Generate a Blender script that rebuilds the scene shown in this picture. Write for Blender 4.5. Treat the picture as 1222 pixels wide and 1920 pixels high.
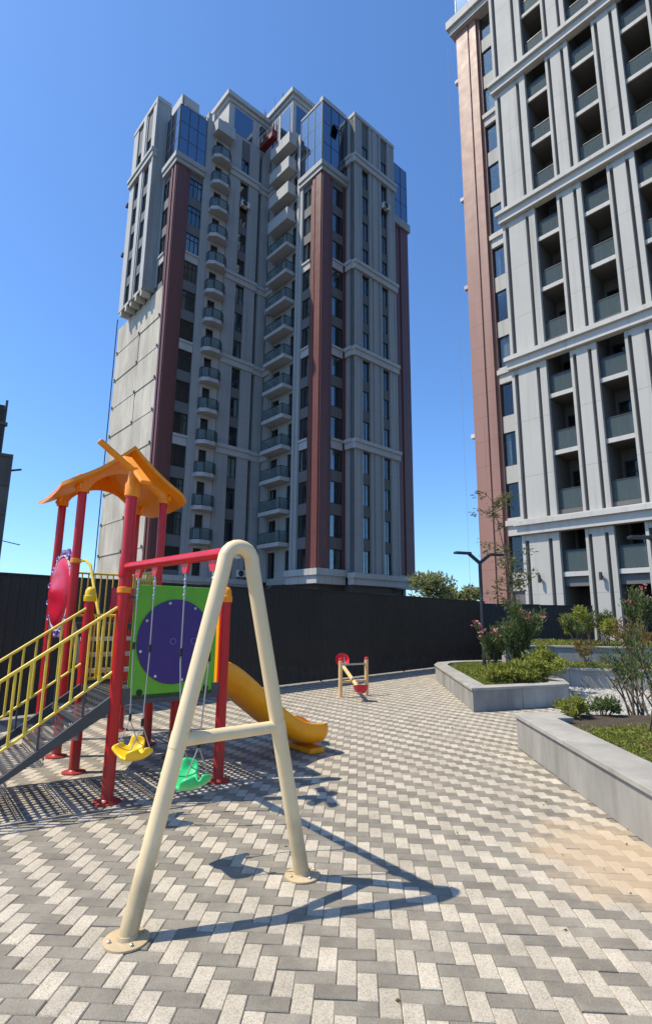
import bpy, math, random
import numpy as np
from mathutils import Vector, Matrix
random.seed(7); rng = np.random.default_rng(7)
R = math.radians
for o in list(bpy.data.objects): bpy.data.objects.remove(o)
scene = bpy.context.scene
col = scene.collection
# ---------------------------------------------------------------- camera
HC = 1.7; PITCH = .19718; ROLL = .0097
cd = bpy.data.cameras.new('camera'); cam = bpy.data.objects.new('camera', cd); col.objects.link(cam)
cp, sp, cr, sr = math.cos(PITCH), math.sin(PITCH), math.cos(ROLL), math.sin(ROLL)
fwd = Vector((0, cp, sp)); u0 = Vector((0, -sp, cp)); r0 = Vector((1, 0, 0))
rt = cr*r0 + sr*u0; up = -sr*r0 + cr*u0
m = Matrix((rt, up, -fwd)).transposed().to_4x4(); m.translation = Vector((0, 0, HC)); cam.matrix_world = m
cd.sensor_fit = 'VERTICAL'; cd.sensor_height = 36; cd.sensor_width = 24; cd.lens = 36*1007.17/1920
cd.clip_start = .05; cd.clip_end = 3000
scene.camera = cam
# ---------------------------------------------------------------- sky, sun, exposure
LS = Vector((-.63, -.07, 1)).normalized()            # towards the sun
w = bpy.data.worlds.new('World'); scene.world = w; w.use_nodes = True
nt = w.node_tree; bg = nt.nodes['Background']
sky = nt.nodes.new('ShaderNodeTexSky'); sky.sky_type = 'NISHITA'; sky.sun_disc = False
sky.sun_elevation = math.asin(LS.z); sky.sun_rotation = math.atan2(LS.x, LS.y) % (2*math.pi)
sky.altitude = 300; sky.air_density = 1.0; sky.dust_density = .85; sky.ozone_density = 2.2
wb = nt.nodes.new('ShaderNodeMix'); wb.data_type = 'RGBA'; wb.blend_type = 'MULTIPLY'; wb.inputs[0].default_value = 1; wb.inputs[7].default_value = (.71, 1.03, 1.36, 1)   # camera white balance of the sky
nt.links.new(sky.outputs[0], wb.inputs[6]); nt.links.new(wb.outputs[2], bg.inputs[0]); bg.inputs[1].default_value = .15
sd = bpy.data.lights.new('sun', 'SUN'); sd.energy = 4.9; sd.angle = R(.5); sd.color = (1, .905, .735)
sun = bpy.data.objects.new('sun', sd); col.objects.link(sun); sun.rotation_euler = (-LS).to_track_quat('-Z', 'Y').to_euler()
vs = scene.view_settings; vs.view_transform = 'Standard'; vs.look = 'None'; vs.exposure = 0.18; vs.gamma = 1; vs.use_curve_mapping = False
try: scene.cycles.max_bounces = 7; scene.cycles.transparent_max_bounces = 12
except Exception: pass

# ================================================================ materials
MATS = {}
def mat(name, c, rough=.6, var=.12, vscale=2.0, bump=0., bscale=40., metal=0., spec=.5, c2=None, objvar=0., stain=None, streak=0.):
    if name in MATS: return MATS[name]
    M = bpy.data.materials.new(name); M.use_nodes = True; t = M.node_tree; N = t.nodes; L = t.links
    b = N['Principled BSDF']; b.inputs['Roughness'].default_value = rough; b.inputs['Metallic'].default_value = metal
    b.inputs['Specular IOR Level'].default_value = spec
    g = N.new('ShaderNodeNewGeometry')
    n1 = N.new('ShaderNodeTexNoise'); n1.inputs['Scale'].default_value = vscale; n1.inputs['Detail'].default_value = 6; n1.inputs['Roughness'].default_value = .62
    vec = g.outputs['Position']
    if streak:
        mp = N.new('ShaderNodeMapping'); mp.inputs['Scale'].default_value = (1, 1, streak); L.new(vec, mp.inputs[0]); L.new(mp.outputs[0], n1.inputs['Vector'])
    else: L.new(vec, n1.inputs['Vector'])
    rp = N.new('ShaderNodeValToRGB')
    a = [max(0, x*(1-var)) for x in c]; d = [min(1, x*(1+var)) for x in (c2 or c)]
    rp.color_ramp.elements[0].color = (*a, 1); rp.color_ramp.elements[1].color = (*d, 1)
    rp.color_ramp.elements[0].position = .3; rp.color_ramp.elements[1].position = .7
    L.new(n1.outputs['Fac'], rp.inputs[0]); out = rp.outputs[0]
    if objvar:
        oi = N.new('ShaderNodeObjectInfo'); ad = N.new('ShaderNodeMath'); ad.operation = 'ADD'
        L.new(oi.outputs['Random'], ad.inputs[0]); L.new(g.outputs['Random Per Island'], ad.inputs[1])
        fr = N.new('ShaderNodeMath'); fr.operation = 'FRACT'; L.new(ad.outputs[0], fr.inputs[0])
        mr = N.new('ShaderNodeMapRange'); mr.inputs['To Min'].default_value = 1-objvar; mr.inputs['To Max'].default_value = 1+objvar; L.new(fr.outputs[0], mr.inputs[0])
        mx = N.new('ShaderNodeMix'); mx.data_type = 'RGBA'; mx.blend_type = 'MULTIPLY'; mx.inputs[0].default_value = 1
        L.new(out, mx.inputs[6]); L.new(mr.outputs[0], mx.inputs[7]); out = mx.outputs[2]
    if stain: out = stain(N, L, g, out)
    L.new(out, b.inputs['Base Color'])
    n2 = N.new('ShaderNodeTexNoise'); n2.inputs['Scale'].default_value = vscale*3.1; n2.inputs['Detail'].default_value = 4; L.new(vec, n2.inputs['Vector'])
    rr = N.new('ShaderNodeMapRange'); rr.inputs['To Min'].default_value = max(.02, rough-.1); rr.inputs['To Max'].default_value = min(1, rough+.12)
    L.new(n2.outputs['Fac'], rr.inputs[0]); L.new(rr.outputs[0], b.inputs['Roughness'])
    if bump:
        nb = N.new('ShaderNodeTexNoise'); nb.inputs['Scale'].default_value = bscale; nb.inputs['Detail'].default_value = 5; L.new(vec, nb.inputs['Vector'])
        bp = N.new('ShaderNodeBump'); bp.inputs['Strength'].default_value = bump; bp.inputs['Distance'].default_value = .02
        L.new(nb.outputs['Fac'], bp.inputs['Height']); L.new(bp.outputs[0], b.inputs['Normal'])
    MATS[name] = M; return M

def speckle(sc, dark, amt):
    """exposed-aggregate grains plus the patch of spilled sand by the planter"""
    def f(N, L, g, out):
        v = N.new('ShaderNodeTexVoronoi'); v.inputs['Scale'].default_value = sc; L.new(g.outputs['Position'], v.inputs['Vector'])
        sx = N.new('ShaderNodeSeparateColor'); L.new(v.outputs['Color'], sx.inputs[0])
        cr_ = N.new('ShaderNodeValToRGB'); e = cr_.color_ramp.elements
        e[0].position = .18; e[0].color = (dark, dark*.95, dark*.88, 1); e[1].position = .5; e[1].color = (1, 1, 1, 1)
        L.new(sx.outputs[0], cr_.inputs[0])
        mx = N.new('ShaderNodeMix'); mx.data_type = 'RGBA'; mx.blend_type = 'MULTIPLY'; mx.inputs[0].default_value = amt
        L.new(out, mx.inputs[6]); L.new(cr_.outputs[0], mx.inputs[7]); out = mx.outputs[2]
        # sand stain
        mp = N.new('ShaderNodeMapping'); mp.inputs['Location'].default_value = (-2.15*1.0, -4.35*.75, 0); mp.inputs['Scale'].default_value = (1.0, .75, 1)
        L.new(g.outputs['Position'], mp.inputs[0])
        ln = N.new('ShaderNodeVectorMath'); ln.operation = 'LENGTH'; L.new(mp.outputs[0], ln.inputs[0])
        nz = N.new('ShaderNodeTexNoise'); nz.inputs['Scale'].default_value = 3.0; nz.inputs['Detail'].default_value = 12; nz.inputs['Roughness'].default_value = .72; L.new(g.outputs['Position'], nz.inputs['Vector'])
        ms = N.new('ShaderNodeMath'); ms.operation = 'MULTIPLY_ADD'; ms.inputs[1].default_value = 1.3; L.new(nz.outputs['Fac'], ms.inputs[0]); L.new(ln.outputs['Value'], ms.inputs[2])
        st = N.new('ShaderNodeMapRange'); st.inputs['From Min'].default_value = 1.33; st.inputs['From Max'].default_value = 1.02; st.inputs['To Min'].default_value = 0; st.inputs['To Max'].default_value = .6
        L.new(ms.outputs[0], st.inputs[0])
        m2 = N.new('ShaderNodeMix'); m2.data_type = 'RGBA'; m2.inputs[7].default_value = (.55, .40, .245, 1)
        L.new(st.outputs[0], m2.inputs[0]); L.new(out, m2.inputs[6]); out = m2.outputs[2]
        # general dust in larger patches
        n3 = N.new('ShaderNodeTexNoise'); n3.inputs['Scale'].default_value = .9; n3.inputs['Detail'].default_value = 8; n3.inputs['Roughness'].default_value = .7; L.new(g.outputs['Position'], n3.inputs['Vector'])
        s3 = N.new('ShaderNodeMapRange'); s3.inputs['From Min'].default_value = .5; s3.inputs['From Max'].default_value = .75; s3.inputs['To Max'].default_value = .22; L.new(n3.outputs['Fac'], s3.inputs[0])
        m3 = N.new('ShaderNodeMix'); m3.data_type = 'RGBA'; m3.inputs[7].default_value = (.46, .40, .33, 1)
        L.new(s3.outputs[0], m3.inputs[0]); L.new(out, m3.inputs[6]); return m3.outputs[2]
    return f

def base_dust(N, L, g, out):
    """dried mud splashes near the ground"""
    sx = N.new('ShaderNodeSeparateXYZ'); L.new(g.outputs['Position'], sx.inputs[0])
    nz = N.new('ShaderNodeTexNoise'); nz.inputs['Scale'].default_value = 5; nz.inputs['Detail'].default_value = 8; L.new(g.outputs['Position'], nz.inputs['Vector'])
    ad = N.new('ShaderNodeMath'); ad.operation = 'MULTIPLY_ADD'; ad.inputs[1].default_value = -.9; L.new(nz.outputs['Fac'], ad.inputs[0]); L.new(sx.outputs['Z'], ad.inputs[2])
    mr = N.new('ShaderNodeMapRange'); mr.inputs['From Min'].default_value = .05; mr.inputs['From Max'].default_value = -.4; mr.inputs['To Max'].default_value = .45; L.new(ad.outputs[0], mr.inputs[0])
    mx = N.new('ShaderNodeMix'); mx.data_type = 'RGBA'; mx.inputs[7].default_value = (.09, .075, .058, 1); L.new(mr.outputs[0], mx.inputs[0]); L.new(out, mx.inputs[6]); return mx.outputs[2]
def joints(h, dark):
    """thin horizontal sheet joints and rain streaks on facade cladding"""
    def f(N, L, g, out):
        sx = N.new('ShaderNodeSeparateXYZ'); L.new(g.outputs['Position'], sx.inputs[0])
        md = N.new('ShaderNodeMath'); md.operation = 'PINGPONG'; md.inputs[1].default_value = h/2; L.new(sx.outputs['Z'], md.inputs[0])
        lt = N.new('ShaderNodeMath'); lt.operation = 'LESS_THAN'; lt.inputs[1].default_value = .018; L.new(md.outputs[0], lt.inputs[0])
        mp = N.new('ShaderNodeMapping'); mp.inputs['Scale'].default_value = (3.5, 3.5, .12); L.new(g.outputs['Position'], mp.inputs[0])
        nz = N.new('ShaderNodeTexNoise'); nz.inputs['Scale'].default_value = 1.0; nz.inputs['Detail'].default_value = 7; L.new(mp.outputs[0], nz.inputs['Vector'])
        mr = N.new('ShaderNodeMapRange'); mr.inputs['From Min'].default_value = .52; mr.inputs['From Max'].default_value = .75; mr.inputs['To Max'].default_value = .35; L.new(nz.outputs['Fac'], mr.inputs[0])
        mm = N.new('ShaderNodeMath'); mm.operation = 'MAXIMUM'; L.new(mr.outputs[0], mm.inputs[0])
        ml = N.new('ShaderNodeMath'); ml.operation = 'MULTIPLY'; ml.inputs[1].default_value = .45; L.new(lt.outputs[0], ml.inputs[0]); L.new(ml.outputs[0], mm.inputs[1])
        mx = N.new('ShaderNodeMix'); mx.data_type = 'RGBA'; mx.blend_type = 'MULTIPLY'; mx.inputs[7].default_value = (dark, dark*.97, dark*.93, 1); L.new(mm.outputs[0], mx.inputs[0]); L.new(out, mx.inputs[6]); return mx.outputs[2]
    return f

def glass(name, tint, refl=.5, trans=.6, rough=.02):
    if name in MATS: return MATS[name]
    M = bpy.data.materials.new(name); M.use_nodes = True; t = M.node_tree; N = t.nodes; L = t.links; N.remove(N['Principled BSDF'])
    tr = N.new('ShaderNodeBsdfTransparent'); tr.inputs[0].default_value = (*[x*trans for x in tint], 1)
    gl = N.new('ShaderNodeBsdfGlossy'); gl.inputs['Roughness'].default_value = rough; gl.inputs[0].default_value = (*[min(1, .45+.55*x) for x in tint], 1)
    fr = N.new('ShaderNodeFresnel'); fr.inputs[0].default_value = 1.5
    g = N.new('ShaderNodeNewGeometry'); nz = N.new('ShaderNodeTexNoise'); nz.inputs['Scale'].default_value = .8; L.new(g.outputs['Position'], nz.inputs['Vector'])
    bp = N.new('ShaderNodeBump'); bp.inputs['Strength'].default_value = .06; bp.inputs['Distance'].default_value = .05; L.new(nz.outputs['Fac'], bp.inputs['Height']); L.new(bp.outputs[0], gl.inputs['Normal'])
    mr = N.new('ShaderNodeMapRange'); mr.inputs['To Min'].default_value = refl*.5; mr.inputs['To Max'].default_value = min(1, refl+.3); L.new(fr.outputs[0], mr.inputs[0])
    mx = N.new('ShaderNodeMixShader'); L.new(mr.outputs[0], mx.inputs[0]); L.new(tr.outputs[0], mx.inputs[1]); L.new(gl.outputs[0], mx.inputs[2])
    L.new(mx.outputs[0], N['Material Output'].inputs[0]); MATS[name] = M; return M

def leafmat(name, c, c2):
    if name in MATS: return MATS[name]
    M = bpy.data.materials.new(name); M.use_nodes = True; t = M.node_tree; N = t.nodes; L = t.links; N.remove(N['Principled BSDF'])
    g = N.new('ShaderNodeNewGeometry'); rp = N.new('ShaderNodeValToRGB'); rp.color_ramp.elements[0].color = (*c, 1); rp.color_ramp.elements[1].color = (*c2, 1)
    L.new(g.outputs['Random Per Island'], rp.inputs[0])
    p = N.new('ShaderNodeBsdfPrincipled'); p.inputs['Roughness'].default_value = .5; L.new(rp.outputs[0], p.inputs['Base Color'])
    tl = N.new('ShaderNodeBsdfTranslucent'); L.new(rp.outputs[0], tl.inputs[0]); mx = N.new('ShaderNodeMixShader'); mx.inputs[0].default_value = .42
    L.new(p.outputs[0], mx.inputs[1]); L.new(tl.outputs[0], mx.inputs[2]); L.new(mx.outputs[0], N['Material Output'].inputs[0]); MATS[name] = M; return M

m_white = mat('shade_pale_render', (.43, .425, .41), .8, .07, .35, .12, 30, streak=.25, stain=joints(3.0, .45))  # middle tower's white, lowered so the colour carries its shade
m_grey = mat('shade_grey_render', (.33, .335, .325), .8, .08, .35, .12, 30, streak=.25, stain=joints(3.0, .45))  # darker copy of the grey render, shade of the middle tower painted in
m_whiteB = mat('sunlit_white_render', (.50, .48, .44), .8, .07, .35, .12, 30, streak=.25, stain=joints(3.0, .45))  # lighter copy of the white render, sunlight on the right tower painted in
m_greyB = mat('sunlit_grey_render', (.44, .425, .385), .8, .07, .35, .12, 30, streak=.25, stain=joints(3.0, .45))  # same grey render, brightened for the sunlit right tower
m_redB = mat('sunlit_red_brown_panel', (.30, .155, .12), .55, .1, .5, streak=.15, stain=joints(1.5, .4))  # sunlit copy of the red-brown cladding, light put into the colour
m_pier = mat('bay_shade_render', (.13, .125, .115), .85, .12, .6, .1, 30)  # shade of the deep balcony bays painted into walls, slabs and pier bodies
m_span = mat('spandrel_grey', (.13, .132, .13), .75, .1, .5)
m_red = mat('shade_red_brown_panel', (.145, .05, .042), .45, .1, .5, streak=.15, stain=joints(1.5, .4))  # shaded copy of the red-brown cladding, for the middle tower
m_conc = mat('bare_concrete_panel', (.44, .39, .31), .9, .18, .6, .3, 12, c2=(.53, .48, .39), streak=.35, stain=joints(500., .35))
m_concgap = mat('concrete_joint', (.16, .145, .125), .9)
m_dark = mat('dark_interior', (.05, .048, .046), .9)
m_room = mat('room_wall', (.12, .115, .11), .9)
m_frame = mat('black_window_frame', (.018, .018, .02), .45)
m_metal = mat('anthracite_metal', (.035, .037, .04), .45, spec=.5)
m_curt = mat('curtain_cloth', (.52, .5, .45), .9, .12, 3, objvar=.35)
m_win = glass('window_glass', (.80, .85, .87), .06, .92)
m_blue = glass('blue_curtain_glass', (.16, .36, .60), .8, .25, .04)
def frosted(name, c, a):
    M = bpy.data.materials.new(name); M.use_nodes = True; t = M.node_tree; N = t.nodes; L = t.links; p = N['Principled BSDF']; p.inputs['Base Color'].default_value = (*c, 1); p.inputs['Roughness'].default_value = .12
    tr = N.new('ShaderNodeBsdfTransparent'); tr.inputs[0].default_value = (.78, .85, .85, 1); mx = N.new('ShaderNodeMixShader'); mx.inputs[0].default_value = a
    L.new(tr.outputs[0], mx.inputs[1]); L.new(p.outputs[0], mx.inputs[2]); L.new(mx.outputs[0], N['Material Output'].inputs[0]); return M
m_rail = frosted('hazy_balcony_glass', (.17, .21, .21), .42)
m_railB = frosted('dusty_balcony_glass', (.25, .30, .30), .2)
m_fence = mat('black_corrugated_sheet', (.010, .0105, .012), .48, .35, 1.4, .08, 2.2, objvar=.3, stain=base_dust)
m_cream = mat('cream_powder_coat', (.85, .655, .38), .36, .07, 6, .03, 40, streak=.4, stain=base_dust)
m_postred = mat('red_powder_coat', (.56, .007, .009), .33, .13, 6, .03, 40, streak=.4, stain=base_dust)
m_orange = mat('orange_plastic', (.96, .30, .004), .42, .08, 5, .05, 60)
m_slide = mat('slide_orange_plastic', (1.0, .37, .004), .34, .08, 5, .04, 50)
m_yellow = mat('yellow_powder_coat', (.80, .56, .06), .38, .12, 9)
m_yelp = mat('yellow_plastic', (.90, .55, .01), .35, .04, 4)
m_green = mat('green_plastic_panel', (.13, .40, .012), .45, .10, 6, .05, 60)
m_mint = mat('mint_green_plastic', (.04, .56, .18), .35, .05, 4)
m_purple = mat('purple_plastic', (.045, .012, .15), .38, .08, 5)
m_lilac = mat('lilac_plastic', (.20, .13, .34), .4, .1, 12)
m_pink = mat('crimson_plastic', (.62, .015, .04), .28, .06, 5)
m_cradle = mat('dark_red_paint', (.17, .012, .014), .6, .2, 6)
m_see = mat('orange_cream_paint', (.76, .50, .22), .4, .1, 6)
m_tread = mat('grey_tread_plate', (.065, .066, .068), .5, .12, 5, .1, 90)
m_steel = mat('galvanised_steel', (.45, .45, .44), .35, .1, 20, metal=.8)
m_chain = mat('grey_rope', (.32, .31, .30), .6)
m_light = mat('light_granite_paver', (.47, .415, .325), .88, .09, 5, .3, 130, objvar=.12, c2=(.53, .47, .375), stain=speckle(170, .45, .5))
m_gpav = mat('grey_paver', (.22, .197, .16), .88, .12, 5, .3, 120, objvar=.14, c2=(.26, .235, .19), stain=speckle(190, .7, .5))
m_sand = mat('joint_sand', (.25, .22, .18), .95, .25, 8, .4, 80)
m_ground = mat('dusty_ground', (.10, .092, .08), .95, .25, .3, .3, 6)
m_stone = mat('granite_cladding', (.26, .25, .225), .78, .2, 1.8, .25, 110, c2=(.34, .325, .295), objvar=.07, streak=.3)
m_cope = mat('granite_coping', (.35, .33, .29), .75, .2, 2.5, .25, 110, objvar=.06)
m_soil = mat('dark_soil', (.06, .045, .03), .95, .3, 9, .6, 30)
m_gravel = mat('white_gravel', (.40, .385, .35), .85, .15, 9, .3, 60, objvar=.35)
m_bark = mat('thin_bark', (.13, .095, .065), .85, .2, 15, .4, 60)
m_olive = leafmat('oleander_leaf', (.07, .11, .03), (.19, .24, .09))
m_lime = leafmat('yellow_green_leaf', (.18, .22, .03), (.38, .38, .07))
m_grass = leafmat('ground_cover_leaf', (.13, .18, .02), (.33, .34, .06))
m_treeleaf = leafmat('sapling_leaf', (.08, .10, .03), (.20, .20, .08))
m_farleaf = leafmat('far_tree_leaf', (.15, .18, .07), (.34, .36, .16))  # lightened: distance haze is put into the leaf colour
m_flower = leafmat('pink_petal', (.62, .16, .22), (.80, .36, .38))
m_deadleaf = leafmat('bronze_leaf', (.16, .11, .03), (.28, .20, .06))
m_ruin = mat('raw_grey_frame', (.10, .095, .09), .9, .25, .3)
m_pole = mat('dark_lamp_metal', (.03, .033, .04), .45)

# ================================================================ mesh helpers
def link(name, me, mt, parent=None, loc=None, smooth=False):
    o = bpy.data.objects.new(name, me); col.objects.link(o)
    if mt and not me.materials: me.materials.append(mt)
    if parent: o.parent = parent
    if loc is not None: o.location = loc
    if smooth:
        me.polygons.foreach_set('use_smooth', [True]*len(me.polygons))
    return o
def tag(o, label=None, cat=None, group=None, kind=None):
    if label: o['label'] = label
    if cat: o['category'] = cat
    if group: o['group'] = group
    if kind: o['kind'] = kind
    return o
def empty(name, loc=(0, 0, 0), rz=0, label=None, cat=None, group=None):
    o = bpy.data.objects.new(name, None); col.objects.link(o); o.location = loc; o.rotation_euler = (0, 0, rz); o.empty_display_size = .2
    return tag(o, label, cat, group)
def copy_tree(o, parent=None):
    c = o.copy(); col.objects.link(c); c.parent = parent
    for ch in list(o.children): copy_tree(ch, c)
    return c
class MB:
    def __init__(s): s.v = []; s.f = []
    def add(s, vs, fs):
        n = len(s.v); s.v += [tuple(v) for v in vs]; s.f += [tuple(i+n for i in f) for f in fs]; return s
    def box(s, x0, x1, y0, y1, z0, z1):
        return s.add([(x0,y0,z0),(x1,y0,z0),(x1,y1,z0),(x0,y1,z0),(x0,y0,z1),(x1,y0,z1),(x1,y1,z1),(x0,y1,z1)],
                     [(0,3,2,1),(4,5,6,7),(0,1,5,4),(1,2,6,5),(2,3,7,6),(3,0,4,7)])
    def bar(s, a, b, w, h, upv=(0, 0, 1)):
        a = Vector(a); b = Vector(b); d = (b-a).normalized(); sd = d.cross(Vector(upv))
        if sd.length < 1e-4: sd = Vector((1, 0, 0))
        sd.normalize(); u_ = sd.cross(d); P = []
        for p in (a, b):
            for i, j in ((-1,-1),(1,-1),(1,1),(-1,1)): P.append(p+sd*i*w/2+u_*j*h/2)
        return s.add(P, [(3,2,1,0),(4,5,6,7),(0,1,5,4),(1,2,6,5),(2,3,7,6),(3,0,4,7)])
    def tube(s, pts, r, n=12, caps=True):
        pts = [Vector(p) for p in pts]; rs = r if isinstance(r, (list, tuple)) else [r]*len(pts)
        V = []; F = []; prev = None
        for i, p in enumerate(pts):
            d = (pts[min(i+1, len(pts)-1)]-pts[max(i-1, 0)]).normalized()
            if prev is None:
                a = Vector((0, 0, 1)) if abs(d.z) < .9 else Vector((1, 0, 0)); x = d.cross(a).normalized()
            else:
                x = prev-d*prev.dot(d); x.normalize()
            prev = x; y = d.cross(x)
            for k in range(n):
                t = 2*math.pi*k/n; V.append(p+(x*math.cos(t)+y*math.sin(t))*rs[i])
        for i in range(len(pts)-1):
            for k in range(n): F.append((i*n+k, i*n+(k+1) % n, (i+1)*n+(k+1) % n, (i+1)*n+k))
        if caps: F.append(tuple(reversed(range(n)))); F.append(tuple((len(pts)-1)*n+k for k in range(n)))
        return s.add(V, F)
    def lathe(s, prof, n=20, c=(0, 0, 0)):
        V = []; F = []
        for r_, z in prof:
            for k in range(n): t = 2*math.pi*k/n; V.append((c[0]+r_*math.cos(t), c[1]+r_*math.sin(t), c[2]+z))
        for i in range(len(prof)-1):
            for k in range(n): F.append((i*n+k, i*n+(k+1) % n, (i+1)*n+(k+1) % n, (i+1)*n+k))
        F.append(tuple(reversed(range(n)))); F.append(tuple((len(prof)-1)*n+k for k in range(n)))
        return s.add(V, F)
    def prism(s, poly, z0, z1):
        n = len(poly); V = [(x, y, z0) for x, y in poly]+[(x, y, z1) for x, y in poly]
        return s.add(V, [tuple(reversed(range(n))), tuple(range(n, 2*n))]+[(i, (i+1) % n, n+(i+1) % n, n+i) for i in range(n)])
    def mesh(s, name='mesh'):
        me = bpy.data.meshes.new(name); me.from_pydata(s.v, [], s.f); me.update(); return me
    def build(s, name, mt, parent=None, loc=None, smooth=False, bevel=0., autosm=False, label=None):
        o = link(name, s.mesh(name), mt, parent, loc, smooth)
        if bevel:
            b = o.modifiers.new('bevel', 'BEVEL'); b.width = bevel; b.segments = 2; b.limit_method = 'ANGLE'
        if autosm:
            me = o.data; me.polygons.foreach_set('use_smooth', [True]*len(me.polygons))
            try: me.set_sharp_from_angle(angle=R(35))
            except Exception: pass
        if label: o['label'] = label
        return o
CUBES = {}
def cube(mt):
    if mt.name not in CUBES:
        b = MB().box(-.5, .5, -.5, .5, -.5, .5); me = b.mesh('block_'+mt.name); me.materials.append(mt); CUBES[mt.name] = me
    return CUBES[mt.name]
def bx(name, x0, x1, y0, y1, z0, z1, mt, parent=None):
    o = bpy.data.objects.new(name, cube(mt)); col.objects.link(o); o.parent = parent
    o.location = ((x0+x1)/2, (y0+y1)/2, (z0+z1)/2); o.scale = (abs(x1-x0), abs(y1-y0), abs(z1-z0)); return o

class Face:
    """a facade: a runs along it, d is outward, mapped into the tower's own axes"""
    def __init__(s, root, kind, off): s.r = root; s.k = kind; s.o = off
    def uv(s, a, d): return (a, s.o-d) if s.k == 'U' else (s.o-d, a)
    def box(s, name, a0, a1, d0, d1, z0, z1, mt, parent=None):
        p, q = s.uv(a0, d0), s.uv(a1, d1)
        return bx(name, min(p[0], q[0]), max(p[0], q[0]), min(p[1], q[1]), max(p[1], q[1]), z0, z1, mt, parent or s.r)
    def put(s, o, a, d, z):
        p = s.uv(a, d); o.location = (p[0], p[1], z); o.rotation_euler = (0, 0, 0 if s.k == 'U' else -math.pi/2); return o

# window prototypes: local x along the wall, -y outward, origin at centre
WPROTO = {}
def win_mesh(wd, ht, layout):
    key = (round(wd, 2), round(ht, 2), layout)
    if key in WPROTO: return WPROTO[key]
    b = MB(); t = .06; dp = .035
    b.box(-wd/2, wd/2, -dp, dp, -ht/2, -ht/2+t); b.box(-wd/2, wd/2, -dp, dp, ht/2-t, ht/2)
    b.box(-wd/2, -wd/2+t, -dp, dp, -ht/2+t, ht/2-t); b.box(wd/2-t, wd/2, -dp, dp, -ht/2+t, ht/2-t)
    nx, tr = layout
    for i in range(1, nx):
        x = -wd/2+wd*i/nx; b.box(x-t/2, x+t/2, -dp*.9, dp*.9, -ht/2+t, ht/2-t)
    if tr:
        z = ht/2-ht*tr; b.box(-wd/2+t, wd/2-t, -dp*.8, dp*.8, z-t/2, z+t/2)
    fm = b.mesh('window_frame'); fm.materials.append(m_frame)
    pm = MB().box(-wd/2+.05, wd/2-.05, -.006, .006, -ht/2+.05, ht/2-.05).mesh('pane'); pm.materials.append(m_win)
    cmeshes = []
    for a, c in ((-.5, -.12), (.1, .5), (-.5, .5), (-.5, -.3)):
        cb = MB(); n = 8; V = []; F = []
        for i in range(n+1):
            x = wd*(a+(c-a)*i/n)*.94; y = .03*(i % 2)
            V += [(x, y, -ht/2+.05), (x, y, ht/2-.05)]
        for i in range(n): F.append((2*i, 2*i+2, 2*i+3, 2*i+1))
        cb.add(V, F); me = cb.mesh('curtain'); me.materials.append(m_curt); cmeshes.append(me)
    WPROTO[key] = (fm, pm, cmeshes); return WPROTO[key]
def window(face, a0, a1, z0, z1, d=-.2, layout=(2, 0), curt=.62, name='window'):
    fm, pm, cm = win_mesh(a1-a0, z1-z0, layout)
    o = bpy.data.objects.new(name, fm); col.objects.link(o); o.parent = face.r; face.put(o, (a0+a1)/2, d, (z0+z1)/2)
    p = bpy.data.objects.new('pane', pm); col.objects.link(p); p.parent = o
    if random.random() < curt:
        c = bpy.data.objects.new('curtain', random.choice(cm)); col.objects.link(c); c.parent = o; c.location = (0, .12, 0)
    return o


# ================================================================ the setting: ground
YAWZ = math.pi/2-.839665
MB().add([(-900,-600,-.06),(900,-600,-.06),(900,1500,-.06),(-900,1500,-.06)], [(0,1,2,3)]).build('ground', m_ground)['kind'] = 'structure'

# ================================================================ the middle tower
def zf(k): return 5.15+3*(k-1)            # floor levels
TA = empty('apartment_tower', (-.7, 44.55, 0), YAWZ, 'notched grey and red-brown apartment tower with blue glass corner tops, standing beyond the black fence', 'apartment tower', 'apartment towers')
FR = Face(TA, 'U', 0.0)       # right face of the near corner
FI = Face(TA, 'V', 0.0)       # inner face with the broad balconies
FD = Face(TA, 'U', 8.6)       # front of the left wing
FL = Face(TA, 'V', -10.8)     # sunlit left side
FG = Face(TA, 'U', -1.1)      # projecting grey block
# cores (dark behind the windows)
bx('core_wall', -9.9, .9, 9.5, 19.6, 0, 51.5, m_room, TA); bx('core_wall', .9, 11.8, .9, 19.6, 0, 51.5, m_room, TA)
bx('core_wall', 3.8, 8.8, -.35, .85, 0, 51.2, m_room, TA)
bx('roof_slab', -10.2, .6, 9.0, 19.9, 51.5, 51.8, m_grey, TA); bx('roof_slab', .75, 12.0, .7, 19.9, 51.5, 51.82, m_grey, TA)
bx('rear_wall', 12.4, 12.8, 1.2, 20, 0, 51.2, m_grey, TA)
# podium under the cornice
for (x0, x1, y0, y1) in ((.35, 12.5, .35, 20.0), (-10.4, .3, 9.0, 20.0), (3.7, 9.0, -.7, .3)):
    bx('podium_wall', x0, x1, y0, y1, 0, 4.0, m_span, TA)
def column(face, a0, a1, k0, k1, lay=(2, 0), d=-.2, bands=(5, 8, 11), zlo=.5, zhi=2.5, sm=m_span, curt=.62, lastband=True):
    for k in range(k0, k1+1):
        z = zf(k); window(face, a0, a1, z+zlo, z+zhi, d, lay, curt)
        top = z+3+zlo
        light = (k+1) in bands
        if light:
            s = face.box('spandrel', a0, a1, -.5, -.05, z+zhi, top, m_white)
            face.box('band_moulding', a0-.02, a1+.02, -.06, .06, top-.28, top-.08, m_white)
        else: face.box('spandrel', a0, a1, -.5, -.12, z+zhi, top, sm)
def pil(face, a0, a1, z0, z1, mt, d1=0., d0=-.5, name='pilaster'): return face.box(name, a0, a1, d0, d1, z0, z1, mt)
def band(face, a0, a1, z, d, mt=m_white, h=.9, ends=True):
    face.box('band_course', a0, a1, -.3, d, z-.42, z-.42+h*.62, mt)
    face.box('band_course', a0-.05, a1+.05, -.3, d+.12, z-.42+h*.62+.002, z-.42+h, mt)

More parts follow.
